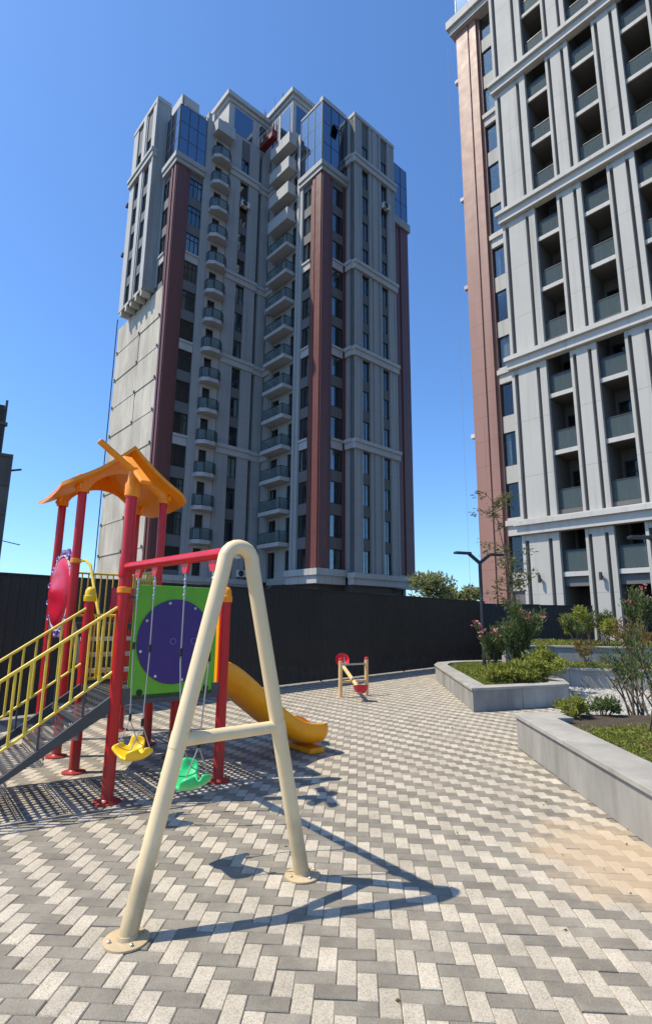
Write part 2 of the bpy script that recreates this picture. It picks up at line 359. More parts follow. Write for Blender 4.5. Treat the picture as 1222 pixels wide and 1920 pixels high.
# --- right face of the near corner: red corner, window column
pil(FR, .0, 1.13, 5.9, 44.3, m_red, .02); pil(FR, .0, .95, 5.9, 44.3, m_red, .12, .025)
pil(FR, 1.13, 1.48, 5.9, 44.3, m_red, -.06)
column(FR, 1.5, 2.9, 1, 13, (2, .0)); pil(FR, 2.92, 3.34, 5.9, 44.3, m_red, -.05)
FR.box('spandrel', 1.5, 2.9, -.5, -.12, 5.0, 5.65, m_span)
# --- projecting grey block
GT = 52.7
FG.box('side_wall', 3.3, 3.62, -1.5, -.001, 5.6, GT, m_grey)
pil(FG, 3.3, 4.32, 5.6, GT-.4, m_grey, .0, -.6); pil(FG, 3.3, 3.42, 5.6, GT-.4, m_grey, .07, .002); pil(FG, 4.2, 4.33, 5.6, GT-.4, m_grey, .06, .002)
column(FG, 4.35, 5.4, 1, 14, (2, 0), -.22, bands=(), lastband=False); window(FG, 4.35, 5.4, 47.65, 49.6, -.22)
FG.box('spandrel', 4.35, 5.4, -.5, -.14, 49.6, GT-.4, m_span)
pil(FG, 5.42, 7.13, 5.6, GT-.4, m_grey, -.04); pil(FG, 5.42, 5.62, 5.6, GT-.4, m_grey, .08, -.038); pil(FG, 5.95, 6.55, 5.6, GT-.4, m_grey, .04, -.038); pil(FG, 6.9, 7.13, 5.6, GT-.4, m_grey, .08, -.038)
column(FG, 7.15, 8.2, 1, 14, (2, 0), -.22, bands=()); window(FG, 7.15, 8.2, 47.65, 49.6, -.22)
FG.box('spandrel', 7.15, 8.2, -.5, -.14, 49.6, GT-.4, m_span)
pil(FG, 8.22, 9.3, 5.6, GT-.4, m_grey, .0, -1.2); pil(FG, 8.22, 8.42, 5.6, GT-.4, m_grey, .07, .002); pil(FG, 9.1, 9.3, 5.6, GT-.4, m_grey, .06, .002)
for z in (17.15, 26.15, 35.15, 47.15):
    band(FG, 3.15, 9.42, z, .22)
    bx('band_course', 3.02, 3.298, -.98, -.08, z-.42, z+.14, m_white, TA); bx('band_course', 2.9, 3.297, -.97, -.081, z+.142, z+.48, m_white, TA)
FG.box('parapet', 3.25, 9.35, -1.4, .1, GT-.4+.002, GT, m_white)
# --- right recess and right red corner
column(FR, 9.45, 10.55, 1, 13, (2, 0), -.25, bands=())
pil(FR, 10.57, 12.8, 5.9, 44.3, m_red, .0); pil(FR, 11.4, 12.7, 5.9, 44.3, m_red, .1, .002); pil(FR, 9.31, 9.44, 5.9, 51, m_grey, -.3)
bx('side_wall', 12.41, 12.8, .51, 1.19, 5.9, 44.3, m_red, TA)
# --- base cornice round the foot
def cornice(face, a0, a1, z0, z1, d, mt=m_white):
    face.box('cornice', a0, a1, -.4, d, z0, z0+(z1-z0)*.55, mt); face.box('cornice', a0-.1, a1+.1, -.4, d+.18, z0+(z1-z0)*.55+.002, z1, mt)
cornice(FR, .0, 3.0, 4.6, 5.85, .28); cornice(FG, 2.9, 9.6, 4.6, 5.6, .3); cornice(FR, 9.8, 13.0, 4.6, 5.85, .29)
FI.box('cornice', -.27, 3.9, -.4, .277, 4.62, 5.28, m_white); FI.box('cornice', -.45, 3.9, -.4, .455, 5.29, 5.83, m_white)
# --- inner face (balconies), u = 0
pil(FI, .0, 1.3, 5.9, 44.3, m_red, .018); pil(FI, .0, .78, 5.9, 44.3, m_red, .1, .02); pil(FI, .92, 1.3, 5.9, 44.3, m_red, .07, .02)
pil(FI, 1.3, 1.63, 5.9, 44.3, m_red, -.07)
column(FI, 1.65, 2.82, 1, 13, (2, 0)); FI.box('spandrel', 1.65, 2.82, -.5, -.12, 5.0, 5.65, m_span)
pil(FI, 2.84, 3.78, 5.0, 51, m_grey, .04); pil(FI, 3.3, 3.62, 5.0, 51, m_grey, .12, .042)
for k in range(1, 16):           # recessed bay behind the balconies: door, blank strip, window
    z = zf(k)
    FI.box('bay_wall', 3.8, 7.28, -.5, -.14, z-.45, z+.15, m_grey); FI.box('bay_wall', 4.62, 6.15, -.5, -.141, z+.15, z+2.55, m_grey)
    window(FI, 3.82, 4.6, z+.15, z+2.5, -.3, (1, 0), .15, 'balcony_door'); window(FI, 6.17, 7.26, z+.15, z+2.5, -.3, (2, 0), .2)
pil(FI, 7.3, 8.58, 5.0, 52.5, m_grey, .03); pil(FI, 7.5, 7.75, 5.0, 52.5, m_grey, .12, .032)
for z in (17.15, 26.15, 35.15, 47.15): band(FI, 7.35, 8.62, z, .2)
def glassbox(face, parent, a0, a1, d1, z0, h, posts=True, rnd=False):
    b = MB()
    def P(a, d, z):
        p = face.uv(a, d); return (p[0], p[1], z)
    path = [(a0, .05), (a0, d1), (a1, d1), (a1, .05)]
    if rnd: path = [(a0, .05), (a0, d1*.55), (a0+(a1-a0)*.25, d1), (a1-(a1-a0)*.25, d1), (a1, d1*.55), (a1, .05)]
    for i in range(len(path)-1):
        b.bar(P(*path[i], z0+h), P(*path[i+1], z0+h), .05, .05); b.bar(P(*path[i], z0+.03), P(*path[i+1], z0+.03), .04, .04)
    for q in path: b.bar(P(*q, z0), P(*q, z0+h), .05, .05)
    b.build('railing', m_frame, parent)
    for i in range(len(path)-1):
        p, q = Vector(P(*path[i], z0+.06)), Vector(P(*path[i+1], z0+.06)); MB().bar(p+Vector((0,0,h/2-.05)), q+Vector((0,0,h/2-.05)), .015, h-.14).build('glass_panel', m_rail, parent)
def balcony(face, a0, a1, z, d1, solid=False, thick=.5, rnd=False):
    if rnd:
        pts = [(a0, -.1), (a0, d1*.55), (a0+(a1-a0)*.25, d1), (a1-(a1-a0)*.25, d1), (a1, d1*.55), (a1, -.1)]
        poly = [face.uv(a, d) for a, d in pts]; o = MB().prism(poly, z-.16, z+.2).build('balcony', m_white, face.r)
    else:
        p, q = face.uv(a0, -.1), face.uv(a1, d1)
        o = MB().box(min(p[0], q[0]), max(p[0], q[0]), min(p[1], q[1]), max(p[1], q[1]), z-.15, z-.15+thick).build('balcony', m_white, face.r)
    if solid:
        p, q = face.uv(a0, d1), face.uv(a1, d1-.15)
        MB().box(min(p[0], q[0]), max(p[0], q[0]), min(p[1], q[1]), max(p[1], q[1]), z-.15+thick+.001, z+1.15).build('parapet', m_white, o)
        for a in (a0, a1-.12):
            p, q = face.uv(a, .05), face.uv(a+.12, d1-.151)
            MB().box(min(p[0], q[0]), max(p[0], q[0]), min(p[1], q[1]), max(p[1], q[1]), z-.15+thick+.001, z+1.149).build('parapet', m_white, o)
    else: glassbox(face, o, a0+.06, a1-.06, d1-.06, z+(.2 if rnd else thick-.15), 1.0, rnd=rnd)
    return o
for k in range(2, 17):
    balcony(FI, 4.0, 7.3, zf(k), 1.05, solid=(k >= 13), thick=.36)
# --- left wing front, v = 8.6
pil(FD, -10.8, -9.62, 0, 44.3, m_red, .02); pil(FD, -10.8, -9.9, 0, 44.3, m_red, .1, .022); pil(FD, -9.62, -9.38, 0, 44.3, m_red, -.06)
column(FD, -9.35, -8.0, 1, 13, (3, .3), -.2); FD.box('spandrel', -9.35, -8.0, -.5, -.12, 4.0, 5.65, m_span)
pil(FD, -7.98, -7.2, 0, 51.5, m_grey, .03)
for k in range(1, 17):
    z = zf(k)
    FD.box('bay_wall', -7.18, -5.2, -.5, -.1, z-.45, z+.15, m_white); FD.box('bay_wall', -7.18, -6.75, -.5, -.101, z+.15, z+2.55, m_white); FD.box('bay_wall', -5.95, -5.2, -.5, -.101, z+.15, z+2.55, m_white)
    if k < 16: window(FD, -6.73, -5.97, z+.15, z+2.5, -.25, (1, 0), .12, 'balcony_door')
for k in range(2, 17): balcony(FD, -7.25, -5.25, zf(k), .95, solid=(k == 16), rnd=(k < 16), thick=.4)
pil(FD, -5.18, -3.82, 0, 52.0, m_grey, .06)
column(FD, -3.8, -2.78, 1, 14, (2, 0), -.2, bands=()); window(FD, -3.8, -2.78, 47.65, 49.6, -.2); FD.box('spandrel', -3.8, -2.78, -.5, -.14, 49.6, 52.0, m_span)
pil(FD, -2.76, -1.55, 0, 52.0, m_grey, .06)
FD.box('slot_wall', -1.53, -1.1, -.6, -.45, 0, 52.0, m_dark); pil(FD, -1.08, -.02, 0, 52.0, m_grey, -.1)
for z in (17.15, 26.15, 35.15, 47.15): band(FD, -5.2, -1.5, z, .18); band(FD, -1.42, -.1, z, .0)
cornice(FD, -10.9, -.3, 4.2, 5.2, .2)
# --- blue glazed corner tops
def curtain_wall(face, a0, a1, z0, z1, nx, nz, d=.0):
    w_ = (a1-a0)/nx; h_ = (z1-z0)/nz
    b = MB()
    for i in range(nx+1):
        p = face.uv(a0+i*w_, d); b.box(p[0]-.025, p[0]+.025, p[1]-.04, p[1]+.04, z0, z1) if face.k == 'U' else b.box(p[0]-.04, p[0]+.04, p[1]-.025, p[1]+.025, z0, z1)
    for j in range(nz+1):
        p, q = face.uv(a0, d-.02), face.uv(a1, d+.02); b.box(min(p[0],q[0]), max(p[0],q[0]), min(p[1],q[1]), max(p[1],q[1]), z0+j*h_-.022, z0+j*h_+.022)
    fr_ = b.build('curtain_wall_frame', m_metal, face.r)
    for i in range(nx):
        for j in range(nz):
            face.box('glass_panel', a0+i*w_+.028, a0+(i+1)*w_-.028, d-.02, d+.005, z0+j*h_+.025, z0+(j+1)*h_-.025, m_blue, face.r)
    face.box('backing_wall', a0+.05, a1-.05, d-.5, d-.3, z0, z1, m_dark)
    return fr_
def glass_corner(fa, a0, a1, fb, b0, b1, z0, z1, nxa, nxb):
    curtain_wall(fa, a0, a1, z0+.3, z1, nxa, 3, .05); curtain_wall(fb, b0, b1, z0+.3, z1, nxb, 3, .05)
    fa.box('cornice', a0-.2, a1, -.4, .22, z0-.75, z0-.28, m_grey); fa.box('cornice', a0-.3, a1, -.4, .35, z0-.279, z0+.24, m_grey)
    fb.box('cornice', b0-.21, b1, -.41, .21, z0-.74, z0-.285, m_white); fb.box('cornice', b0-.31, b1, -.41, .34, z0-.281, z0+.235, m_white)
glass_corner(FR, .0, 3.25, FI, .0, 3.3, 45.05, 52.4, 3, 3)
FR.box('parapet', -.1, 3.2, -.4, .12, 52.45, 52.95, m_white); FI.box('parapet', .42, 3.3, -.4, .11, 52.45, 52.7, m_grey)
glass_corner(FD, -10.8, -8.0, FL, 8.6, 11.3, 45.05, 51.0, 3, 3)
curtain_wall(FR, 9.6, 12.75, 45.3, 52.3, 3, 3, .0); FR.box('cornice', 9.5, 12.95, -.4, .3, 44.3, 45.25, m_grey)
ow = FR.box('opened_vent_panel', 1.35, 2.15, .12, .17, 49.6, 50.7, m_blue); ow.rotation_euler = (R(-24), 0, 0); ow.location.y -= .2
# --- sunlit left side, u = -10.8
pil(FL, 8.6, 9.35, 0, 44.3, m_red, .02); pil(FL, 9.2, 9.5, 0, 44.3, m_red, .1, .022); pil(FL, 8.6, 8.95, 0, 44.3, m_red, .08, .022)
pil(FL, 9.5, 10.2, 32.6, 44.3, m_red, -.1)
column(FL, 10.22, 11.5, 10, 13, (2, 0), -.2); FL.box('spandrel', 10.22, 11.5, -.5, -.12, 32.0, 32.65, m_span); pil(FL, 11.52, 11.95, 32.6, 51, m_grey, -.1)
nz = 10
for j in range(nz):                                 # bare concrete panels with open joints
    z0 = 1.45+3.05*j
    for a0, a1 in ((9.56, 14.32), (14.42, 20.35)):
        FL.box('concrete_panel', a0, a1, -.3, 0-.03*((j+int(a0)) % 2), z0+.06, z0+2.93, m_conc)
    o = FL.box('joint_ledge', 9.56, 20.4, -.3, .035, z0-.1, z0+.055, m_conc)
    for a in (9.9, 14.37, 19.9): FL.box('anchor_bracket', a-.09, a+.09, .035, .14, z0-.1, z0+.1, m_concgap)
FL.box('joint_wall', 9.52, 20.38, -.5, -.31, 0, 32.0, m_concgap)
pp = FL.uv(20.5, .12); MB().tube([(pp[0], pp[1], 0), (pp[0], pp[1], 33)], .055, 8).build('drain_pipe', m_metal, TA)
# hanging grey block on that side
FB = Face(TA, 'V', -11.8); b0, b1, bz0, bz1 = 11.97, 17.9, 32.2, 54.0
FB.box('side_wall', b0, b0+.3, -1.4, .0, bz0, bz1, m_grey); FB.box('side_wall', b1-.3, b1, -1.4, .0, bz0, bz1, m_grey)
FB.box('block_floor', b0+.31, b1-.31, -1.3, -.05, bz0+.05, bz0+.35, m_conc)
pil(FB, b0, 13.0, bz0, bz1, m_white, .002, -.35); pil(FB, b0, 12.2, bz0, bz1, m_white, .09, .004)
for k in range(10, 15): pass
column(FB, 13.02, 14.3, 10, 14, (2, 0), -.2, bands=()); pil(FB, 14.32, 15.4, bz0, bz1, m_white, .0, -.35); pil(FB, 14.5, 15.2, bz0, bz1, m_white, .08, .002)
column(FB, 15.42, 16.7, 10, 14, (2, 0), -.2, bands=()); pil(FB, 16.72, b1, bz0, bz1, m_white, .001, -.35)
for a0, a1 in ((13.02, 14.3), (15.42, 16.7)):
    window(FB, a0, a1, 48.2, 50.2, -.2); FB.box('spandrel', a0, a1, -.35, -.12, 50.2, 53.6, m_span); FB.box('spandrel', a0, a1, -.35, -.12, bz0, 32.65, m_span)
band(FB, b0-.08, b1+.08, 47.3, .2); FB.box('parapet', b0-.05, b1+.05, -1.4, .06, 53.6, 54.05, m_white)
for a in (12.4, 13.6, 14.8, 16.0, 17.3):
    FB.box('bracket', a-.18, a+.18, -.9, -.02, bz0-.55, bz0-.02, m_conc)
FB.box('back_wall', b0+.3, b1-.3, -1.6, -1.41, bz0, bz1, m_dark)
# --- penthouses
def penthouse(x0, x1, y0, y1, z0, z1, wins):
    bx('penthouse_wall', x0, x1, y0, y1, z0, z1-1.0, m_white, TA)
    bx('penthouse_cornice', x0-.15, x1+.1, y0-.15, y1, z1-1.0+.002, z1-.55, m_white, TA); bx('penthouse_cornice', x0-.4, x1+.2, y0-.4, y1, z1-.548, z1, m_white, TA)
penthouse(-5.35, .0, 9.0, 17, 51.8, 56.9, 0)
PF = Face(TA, 'U', 9.0)
for a0, a1 in ((-4.7, -2.35), (-1.5, -.6)):
    PF.box('penthouse_window', a0, a1, .003, .05, 52.6, 55.6, m_blue); PF.box('window_frame', a0-.08, a0, .003, .08, 52.55, 55.65, m_white); PF.box('window_frame', a1, a1+.08, .003, .08, 52.55, 55.65, m_white)
    PF.box('window_back', a0, a1, .001, .002+.0005, 52.6, 55.6, m_dark)
penthouse(-.2, 9, 4.65, 9.0-.02+3, 51.8, 57.5, 0)
PI = Face(TA, 'V', -.2); PR = Face(TA, 'U', 4.65)
for f, a0, a1 in ((PI, 4.9, 6.7), (PI, 7.2, 7.5), (PI, 7.8, 8.1), (PR, .2, 3.4)):
    f.box('window_back', a0, a1, .001, .0025, 52.6, 56.0, m_dark); f.box('penthouse_window', a0, a1, .003, .04, 52.6, 56.0, m_blue); f.box('window_frame', a0-.08, a0, .003, .07, 52.5, 56.05, m_white); f.box('window_frame', a1, a1+.08, .003, .07, 52.5, 56.05, m_white)
bx('stair_head', -9.2, -7.2, 12.2, 15, 51.8, 56.6, m_white, TA); bx('stair_head', -6.6, -5.45, 11, 15, 51.8, 55.2, m_grey, TA)
for (x, y, z, h) in ((-10.4, 9.1, 51.0, 1.6), (-10.6, 11.2, 51, .9), (-.5, 6.2, 57.5, .8), (-.5, 9.4, 57.5, .9)):
    MB().tube([(x, y, z), (x, y, z+h)], .06, 6).build('roof_mast', m_metal, TA)
for a, d in ((17.9, 0), (17.9, 0)): pass
for z in (45.0, 39.0): FB.box('floodlight', 18.0, 18.5, -.2, .1, z, z+.3, m_metal)

# things fixed to the middle tower's walls
def world_from_tower(T, p): return Matrix.Translation(T.location) @ Matrix.Rotation(T.rotation_euler.z, 4, 'Z') @ Vector(p)
def ac_unit(face, a, z, label, d=.0):
    p = face.uv(a, d); r_ = empty('air_conditioner', world_from_tower(face.r, (p[0], p[1], z)), face.r.rotation_euler.z+(0 if face.k == 'U' else -math.pi/2), label, 'air conditioner', 'outdoor air conditioner units')
    MB().box(-.45, .45, -.42, -.05, 0, .65).build('casing', m_curt, r_, bevel=.02)
    g = MB(); 
    for k in range(24):
        t = 2*math.pi*k/24; t2 = 2*math.pi*(k+1)/24
        g.bar((-.12+.27*math.cos(t), -.44, .33+.27*math.sin(t)), (-.12+.27*math.cos(t2), -.44, .33+.27*math.sin(t2)), .03, .03)
    g.build('fan_ring', m_metal, r_); MB().add([(-.12+.25*math.cos(2*math.pi*k/16), -.424, .33+.25*math.sin(2*math.pi*k/16)) for k in range(16)], [tuple(range(16))]).build('fan_opening', m_dark, r_)
    b = MB(); b.bar((-.3, 0, -.03), (-.3, -.45, -.03), .05, .05); b.bar((.3, 0, -.03), (.3, -.45, -.03), .05, .05); b.build('bracket', m_metal, r_)
ac_unit(FD, -3.25, 43.6, 'white air conditioner unit between windows high on the left wing of the middle tower')
ac_unit(FG, 7.7, 43.6, 'white air conditioner unit high on the projecting grey block of the middle tower')
ac_unit(FI, 7.55, 32.3, 'dark fronted air conditioner unit beside the broad balconies in the notch of the middle tower', .12)
ac_unit(FD, -2.0, 5.4, 'white air conditioner unit low on the middle tower, seen inside the swing frame arch', .1)
# suspended work platform
p = FI.uv(7.05, 1.5); sp_ = empty('suspended_platform', world_from_tower(TA, (-1.3, 8.55, 52.0)), YAWZ, 'red suspended work platform hanging high in the notch of the middle tower', 'work platform')
b = MB(); L_ = 3.0
b.box(-.35, .35, -2.3, .0, 0, .06); b.build('deck', m_cradle, sp_)
b = MB(); b.box(-.36, -.33, -2.3, 0, .06, .6); b.box(-.35, .35, -2.33, -2.3, .06, .95); b.box(-.35, .35, 0, .03, .06, .95); b.build('side_sheet', m_cradle, sp_)
b = MB()
for y in (-2.25, -1.5, -.75, -.05): b.bar((-.35, y, 0), (-.35, y, 1.2), .05, .05); b.bar((.35, y, 0), (.35, y, 1.2), .05, .05)
b.bar((-.35, -2.3, 1.2), (-.35, 0, 1.2), .05, .05); b.bar((.35, -2.3, 1.2), (.35, 0, 1.2), .05, .05); b.build('guard_rail', m_cradle, sp_)
for y in (-2.1, -.2): MB().tube([(0, y, .1), (0, y, 5.4)], .02, 6).build('cable', m_metal, sp_)

# ================================================================ the right tower
TB = empty('apartment_tower', (10.33, 29.34, 0), YAWZ, 'tall sunlit pale grey apartment tower with recessed balconies at the right edge', 'apartment tower', 'apartment towers')
B = Face(TB, 'V', 0.0)
def sb(name, s0, s1, d0, d1, z0, z1, mt): return B.box(name, -s1, -s0, d0, d1, z0, z1, mt)
TOPB = 56.0
bx('core_wall', .55, 14, -30, 1.7, 0, TOPB, m_room, TB)
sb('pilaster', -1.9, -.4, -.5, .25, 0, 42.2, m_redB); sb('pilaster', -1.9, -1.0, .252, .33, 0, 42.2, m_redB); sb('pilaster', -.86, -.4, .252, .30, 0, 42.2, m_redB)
for k in range(-1, 12):
    zc = 8.31+3*k
    window(B, -1.3, .22, zc-1.0, zc+1.0, -.1, (2, 0), .7)
    lt = k in (-1, 2, 5, 8, 11)
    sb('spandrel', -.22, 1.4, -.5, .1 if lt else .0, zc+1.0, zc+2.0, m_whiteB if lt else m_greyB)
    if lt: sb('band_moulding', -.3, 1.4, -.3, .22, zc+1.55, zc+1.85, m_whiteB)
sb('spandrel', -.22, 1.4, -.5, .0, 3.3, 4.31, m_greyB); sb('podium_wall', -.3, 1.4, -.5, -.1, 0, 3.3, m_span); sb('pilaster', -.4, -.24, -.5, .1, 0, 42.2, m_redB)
PB = [(1.42, 3.33, (1.42, 1.58), (1.80, 2.80), (2.99, 3.33)), (4.57, 5.83, (4.57, 4.70), (4.87, 5.43), (5.6, 5.83)), (7.1, 8.36, (7.1, 7.23), (7.4, 7.96), (8.13, 8.36)), (9.63, 10.89, (9.63, 9.76), (9.93, 10.49), (10.66, 10.89)), (12.16, 13.42, (12.16, 12.29), (12.46, 13.02), (13.19, 13.42)), (14.7, 16.6, (14.7, 14.9), (15.1, 16.1), (16.3, 16.6))]
BZ = [6.0, 15.05, 24.1, 33.1, 42.1]
for s0, s1, *st in PB:
    sb('pier', s0, s1, -.5, 1.52, 0, TOPB, m_pier)
    zz = [0]+BZ+[TOPB+.6]
    for i in range(len(zz)-1):
        za = zz[i]+(.75 if i else 0); zb = zz[i+1]-.02
        for a, b_ in st: sb('pilaster', a, b_, 1.522, 1.72, za, zb, m_greyB)
        for g0, g1 in ((st[0][1], st[1][0]), (st[1][1], st[2][0])): sb('groove_cap', g0+.001, g1-.001, 1.523, 1.70, zb-.28, zb-.004, m_greyB)
for z in BZ:
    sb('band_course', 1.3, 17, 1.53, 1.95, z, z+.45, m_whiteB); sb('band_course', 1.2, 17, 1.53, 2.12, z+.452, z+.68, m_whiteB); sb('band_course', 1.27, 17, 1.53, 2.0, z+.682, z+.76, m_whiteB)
bays = [(PB[i][1], PB[i+1][0]) for i in range(len(PB)-1)]
for s0, s1 in bays:
    for k in range(0, 16):
        z = 3.85+3.03*k
        isb = any(abs(z+.15-(bz+.6)) < .8 for bz in BZ)
        if z > TOPB-2: break
        if k == 0: sb('balcony_beam', s0, s1, .9, 1.42, z-.5, z-.05, m_span)
        sb('balcony_slab', s0, s1, -.2, 1.5, z-.0, z+.2, m_pier)
        if not isb: sb('slab_edge', s0, s1, 1.502, 1.58, z-.04, z+.18, m_whiteB)
        zt = (z+.76) if isb and False else z+.2
        sb('glass_panel', s0+.02, s1-.02, 1.40, 1.42, zt+.02, zt+1.0, m_railB); sb('handrail', s0, s1, 1.385, 1.435, zt+1.0, zt+1.04, m_metal)
        w_ = s1-s0
        sb('bay_wall', s0, s0+.12, -.3, -.1, z+.2, z+3.03, m_pier); sb('bay_wall', s0+.12, s1, -.3, -.1, z+2.45, z+3.03, m_pier)
        window(B, -s1+.02, -(s0+.13), z+.22, z+2.44, -.15, (2, .25), .35, 'balcony_door')
    sb('entry_recess', s0, s1, -.4, -.2, 0, 3.3, m_dark)
sb('cornice', -2.25, 1.42, -.4, .6, 42.2, 42.65, m_whiteB); sb('cornice', -2.4, 1.42, -.4, .8, 42.652, 43.3, m_whiteB)
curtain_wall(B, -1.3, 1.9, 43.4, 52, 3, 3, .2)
for s in (2.3, 4.92+.25):
    o = empty('wall_lamp', (0, 0, 0)); bpy.data.objects.remove(o)
    yy = -s; b = MB().tube([(-1.74, yy, 3.72), (-1.9, yy, 3.72)], .05, 8).tube([(-1.92, yy, 3.55), (-1.92, yy, 3.9)], .075, 10); b.build('wall_lamp', m_metal, TB)
for z in (38.5, 29, 22.5, 12.5): sb('floodlight', -2.3, -1.91, -.2, .1, z, z+.25, m_curt)
rp = world_from_tower(TB, (-.4, 2.6, 0)); tag(MB().tube([rp+Vector((0, 0, 2)), rp+Vector((0, 0, 42))], .008, 5).build('hanging_rope', m_chain), 'thin rope hanging down along the left edge of the right tower', 'rope')

# ================================================================ unfinished building far left, trees behind the fence
LB = empty('unfinished_building', (-33.3, 55, 0), R(32), 'dark unfinished concrete frame building at the left edge beyond the fence', 'building')
for k in range(6):
    z = 3.1*k
    bx('floor_slab', -14, 0, 0, 12, z+2.8, z+3.1, m_ruin, LB)
    for x in (-14, -9.4, -4.8, -.35):
        for y in (.1, 6, 11.6): bx('frame_column', x, x+.35, y, y+.35, z, z+2.8, m_ruin, LB)
    bx('infill_wall', -14, -.2, 2.2, 2.5, z, z+2.8, m_dark, LB); bx('infill_wall', -1.6, -.36, .12, .3, z, z+2.8, m_ruin, LB)
bx('upper_frame', -6, -1.35, 1, 6, 18.6, 24.2, m_dark, LB); bx('upper_frame', -1.34, -1.1, 1.2, 1.5, 18.6, 24.9, m_ruin, LB); bx('roof_kerb', -3, -.9, .9, 1.6, 22.0, 22.3, m_ruin, LB)
MB().tube([(-.2, .3, 9.4), (1.6, -.2, 9.0)], .05, 5).build('protruding_rod', m_ruin, LB); MB().tube([(0, .3, 16.9), (.9, .1, 17.1)], .12, 5).build('protruding_rod', m_ruin, LB)

def leaves(n, pos_fn, size, asp, mt, name, parent, fold=.25, up=.3, tip=None):
    """n folded leaves, each its own island"""
    P = np.array([pos_fn(i) for i in range(n)])
    d = rng.normal(size=(n, 3)); d[:, 2] = np.abs(d[:, 2])*up*2+rng.normal(size=n)*.35
    if tip is not None: d = d*.55+np.array([tip(i) for i in range(n)])*1.0
    d /= np.linalg.norm(d, axis=1)[:, None]
    s = rng.normal(size=(n, 3)); s -= d*(s*d).sum(1)[:, None]; s /= np.linalg.norm(s, axis=1)[:, None]
    nn = np.cross(d, s); L = size*rng.uniform(.65, 1.3, n)[:, None]; W = L*asp
    V = np.empty((n, 4, 3)); V[:, 0] = P; V[:, 1] = P+d*L*.5+s*W*.5+nn*L*fold*.3; V[:, 2] = P+d*L-nn*L*fold*.35; V[:, 3] = P+d*L*.5-s*W*.5+nn*L*fold*.3
    F = [(4*i, 4*i+1, 4*i+2) for i in range(n)]+[(4*i, 4*i+2, 4*i+3) for i in range(n)]
    me = bpy.data.meshes.new(name); me.from_pydata(V.reshape(-1, 3).tolist(), [], F); me.update()
    return link(name, me, mt, parent)

def far_tree(x, y, h, rw, label, n=2600, mt=m_farleaf):
    t = empty('tree', (x, y, 0), 0, label, 'tree', 'trees beyond the fence')
    b = MB().tube([(0, 0, 0), (.1, 0, h*.45), (-.1, .1, h*.75)], [.22, .16, .06], 8)
    blobs = [(random.uniform(-.7, .7)*rw, random.uniform(-.7, .7)*rw, h*random.uniform(.5, .9), rw*random.uniform(.25, .5)) for _ in range(16)]
    for q in blobs: b.tube([(0, 0, h*.45), (q[0]*.5, q[1]*.5, q[2]*.8), q[:3]], [.1, .06, .02], 5)
    b.build('trunk', m_bark, t)
    def pf(i):
        q = random.choice(blobs); v = np.array(rng.normal(size=3)); v /= np.linalg.norm(v); r_ = q[3]*random.random()**.4
        return (q[0]+v[0]*r_, q[1]+v[1]*r_, q[2]+v[2]*r_*.8)
    leaves(n, pf, .34, .45, mt, 'crown', t)
far_tree(8.0, 38, 4.9, 1.9, 'pale green leafy tree top showing over the fence right of the middle tower'); far_tree(10.0, 40, 4.3, 1.5, 'smaller tree top over the fence close to the lamp post')

# ================================================================ black fence
FP = [(-9.9, 4.35), (-1.44, 14.05), (6.9, 23.6), (12.0, 24.5)]
fence = empty('boundary_fence', (0, 0, 0), 0, 'black corrugated sheet metal fence closing off the playground from the towers', 'fence')
def fence_run(p, q, h):
    p = Vector((*p, 0)); q = Vector((*q, 0)); n = max(1, round((q-p).length/2.1)); d = (q-p).normalized(); nr = Vector((d.y, -d.x, 0)); W_ = (q-p).length/n
    for i in range(n):
        a = p+d*W_*i; b = MB(); V = []; F = []; m_ = 14; dz = random.uniform(-.015, .015)
        for j in range(m_+1):
            for e, o in ((0, 0), (.55, 0), (.62, .011), (.93, .011)):
                if j == m_ and e: break
                t = min((j+e)*W_/m_, W_); pt = a+d*t+nr*o; V += [(pt.x, pt.y, .03), (pt.x, pt.y, h+dz)]
        for j in range(len(V)//2-1): F.append((2*j, 2*j+2, 2*j+3, 2*j+1))
        b.add(V, F).build('fence_panel', m_fence, fence)
        MB().bar(a-nr*.06, a-nr*.06+Vector((0, 0, h)), .06, .06).build('fence_post', m_metal, fence)
        MB().bar(a+nr*.01+Vector((0,0,h+.012+dz)), a+nr*.01+d*W_+Vector((0,0,h+.012+dz)), .07, .03).build('capping', m_fence, fence)
fence_run(FP[0], FP[1], 2.42); fence_run(FP[1], FP[2], 2.5); fence_run(FP[2], FP[3], 2.4)

# ================================================================ paving
PZ = 0.0
pav = MB().add([(-14, -2, -.008), (16, -2, -.008), (16, 30, -.008), (-14, 30, -.008)], [(0, 1, 2, 3)]).build('paving', m_sand); pav['kind'] = 'structure'
TH = R(-3.4); CELL = .0995; ex = np.array([math.cos(TH), math.sin(TH)]); ey = np.array([-math.sin(TH), math.cos(TH)]); ORG = np.array([.579, 3.109])
def inpoly(x, y, poly):
    c = False; n = len(poly)
    for i in range(n):
        x1, y1 = poly[i]; x2, y2 = poly[(i+1) % n]
        if (y1 > y) != (y2 > y) and x < (x2-x1)*(y-y1)/(y2-y1)+x1: c = not c
    return c
REG = [(-3.4, 1.1), (2.55, 1.1), (2.56, 4.4), (2.64, 7.8), (3.6, 8.2), (4.6, 11.3), (2.95, 10.85), (3.36, 16.4), (4.2, 20.4), (-1.44, 13.95), (-9.2, 5.0), (-6, 2.2)]
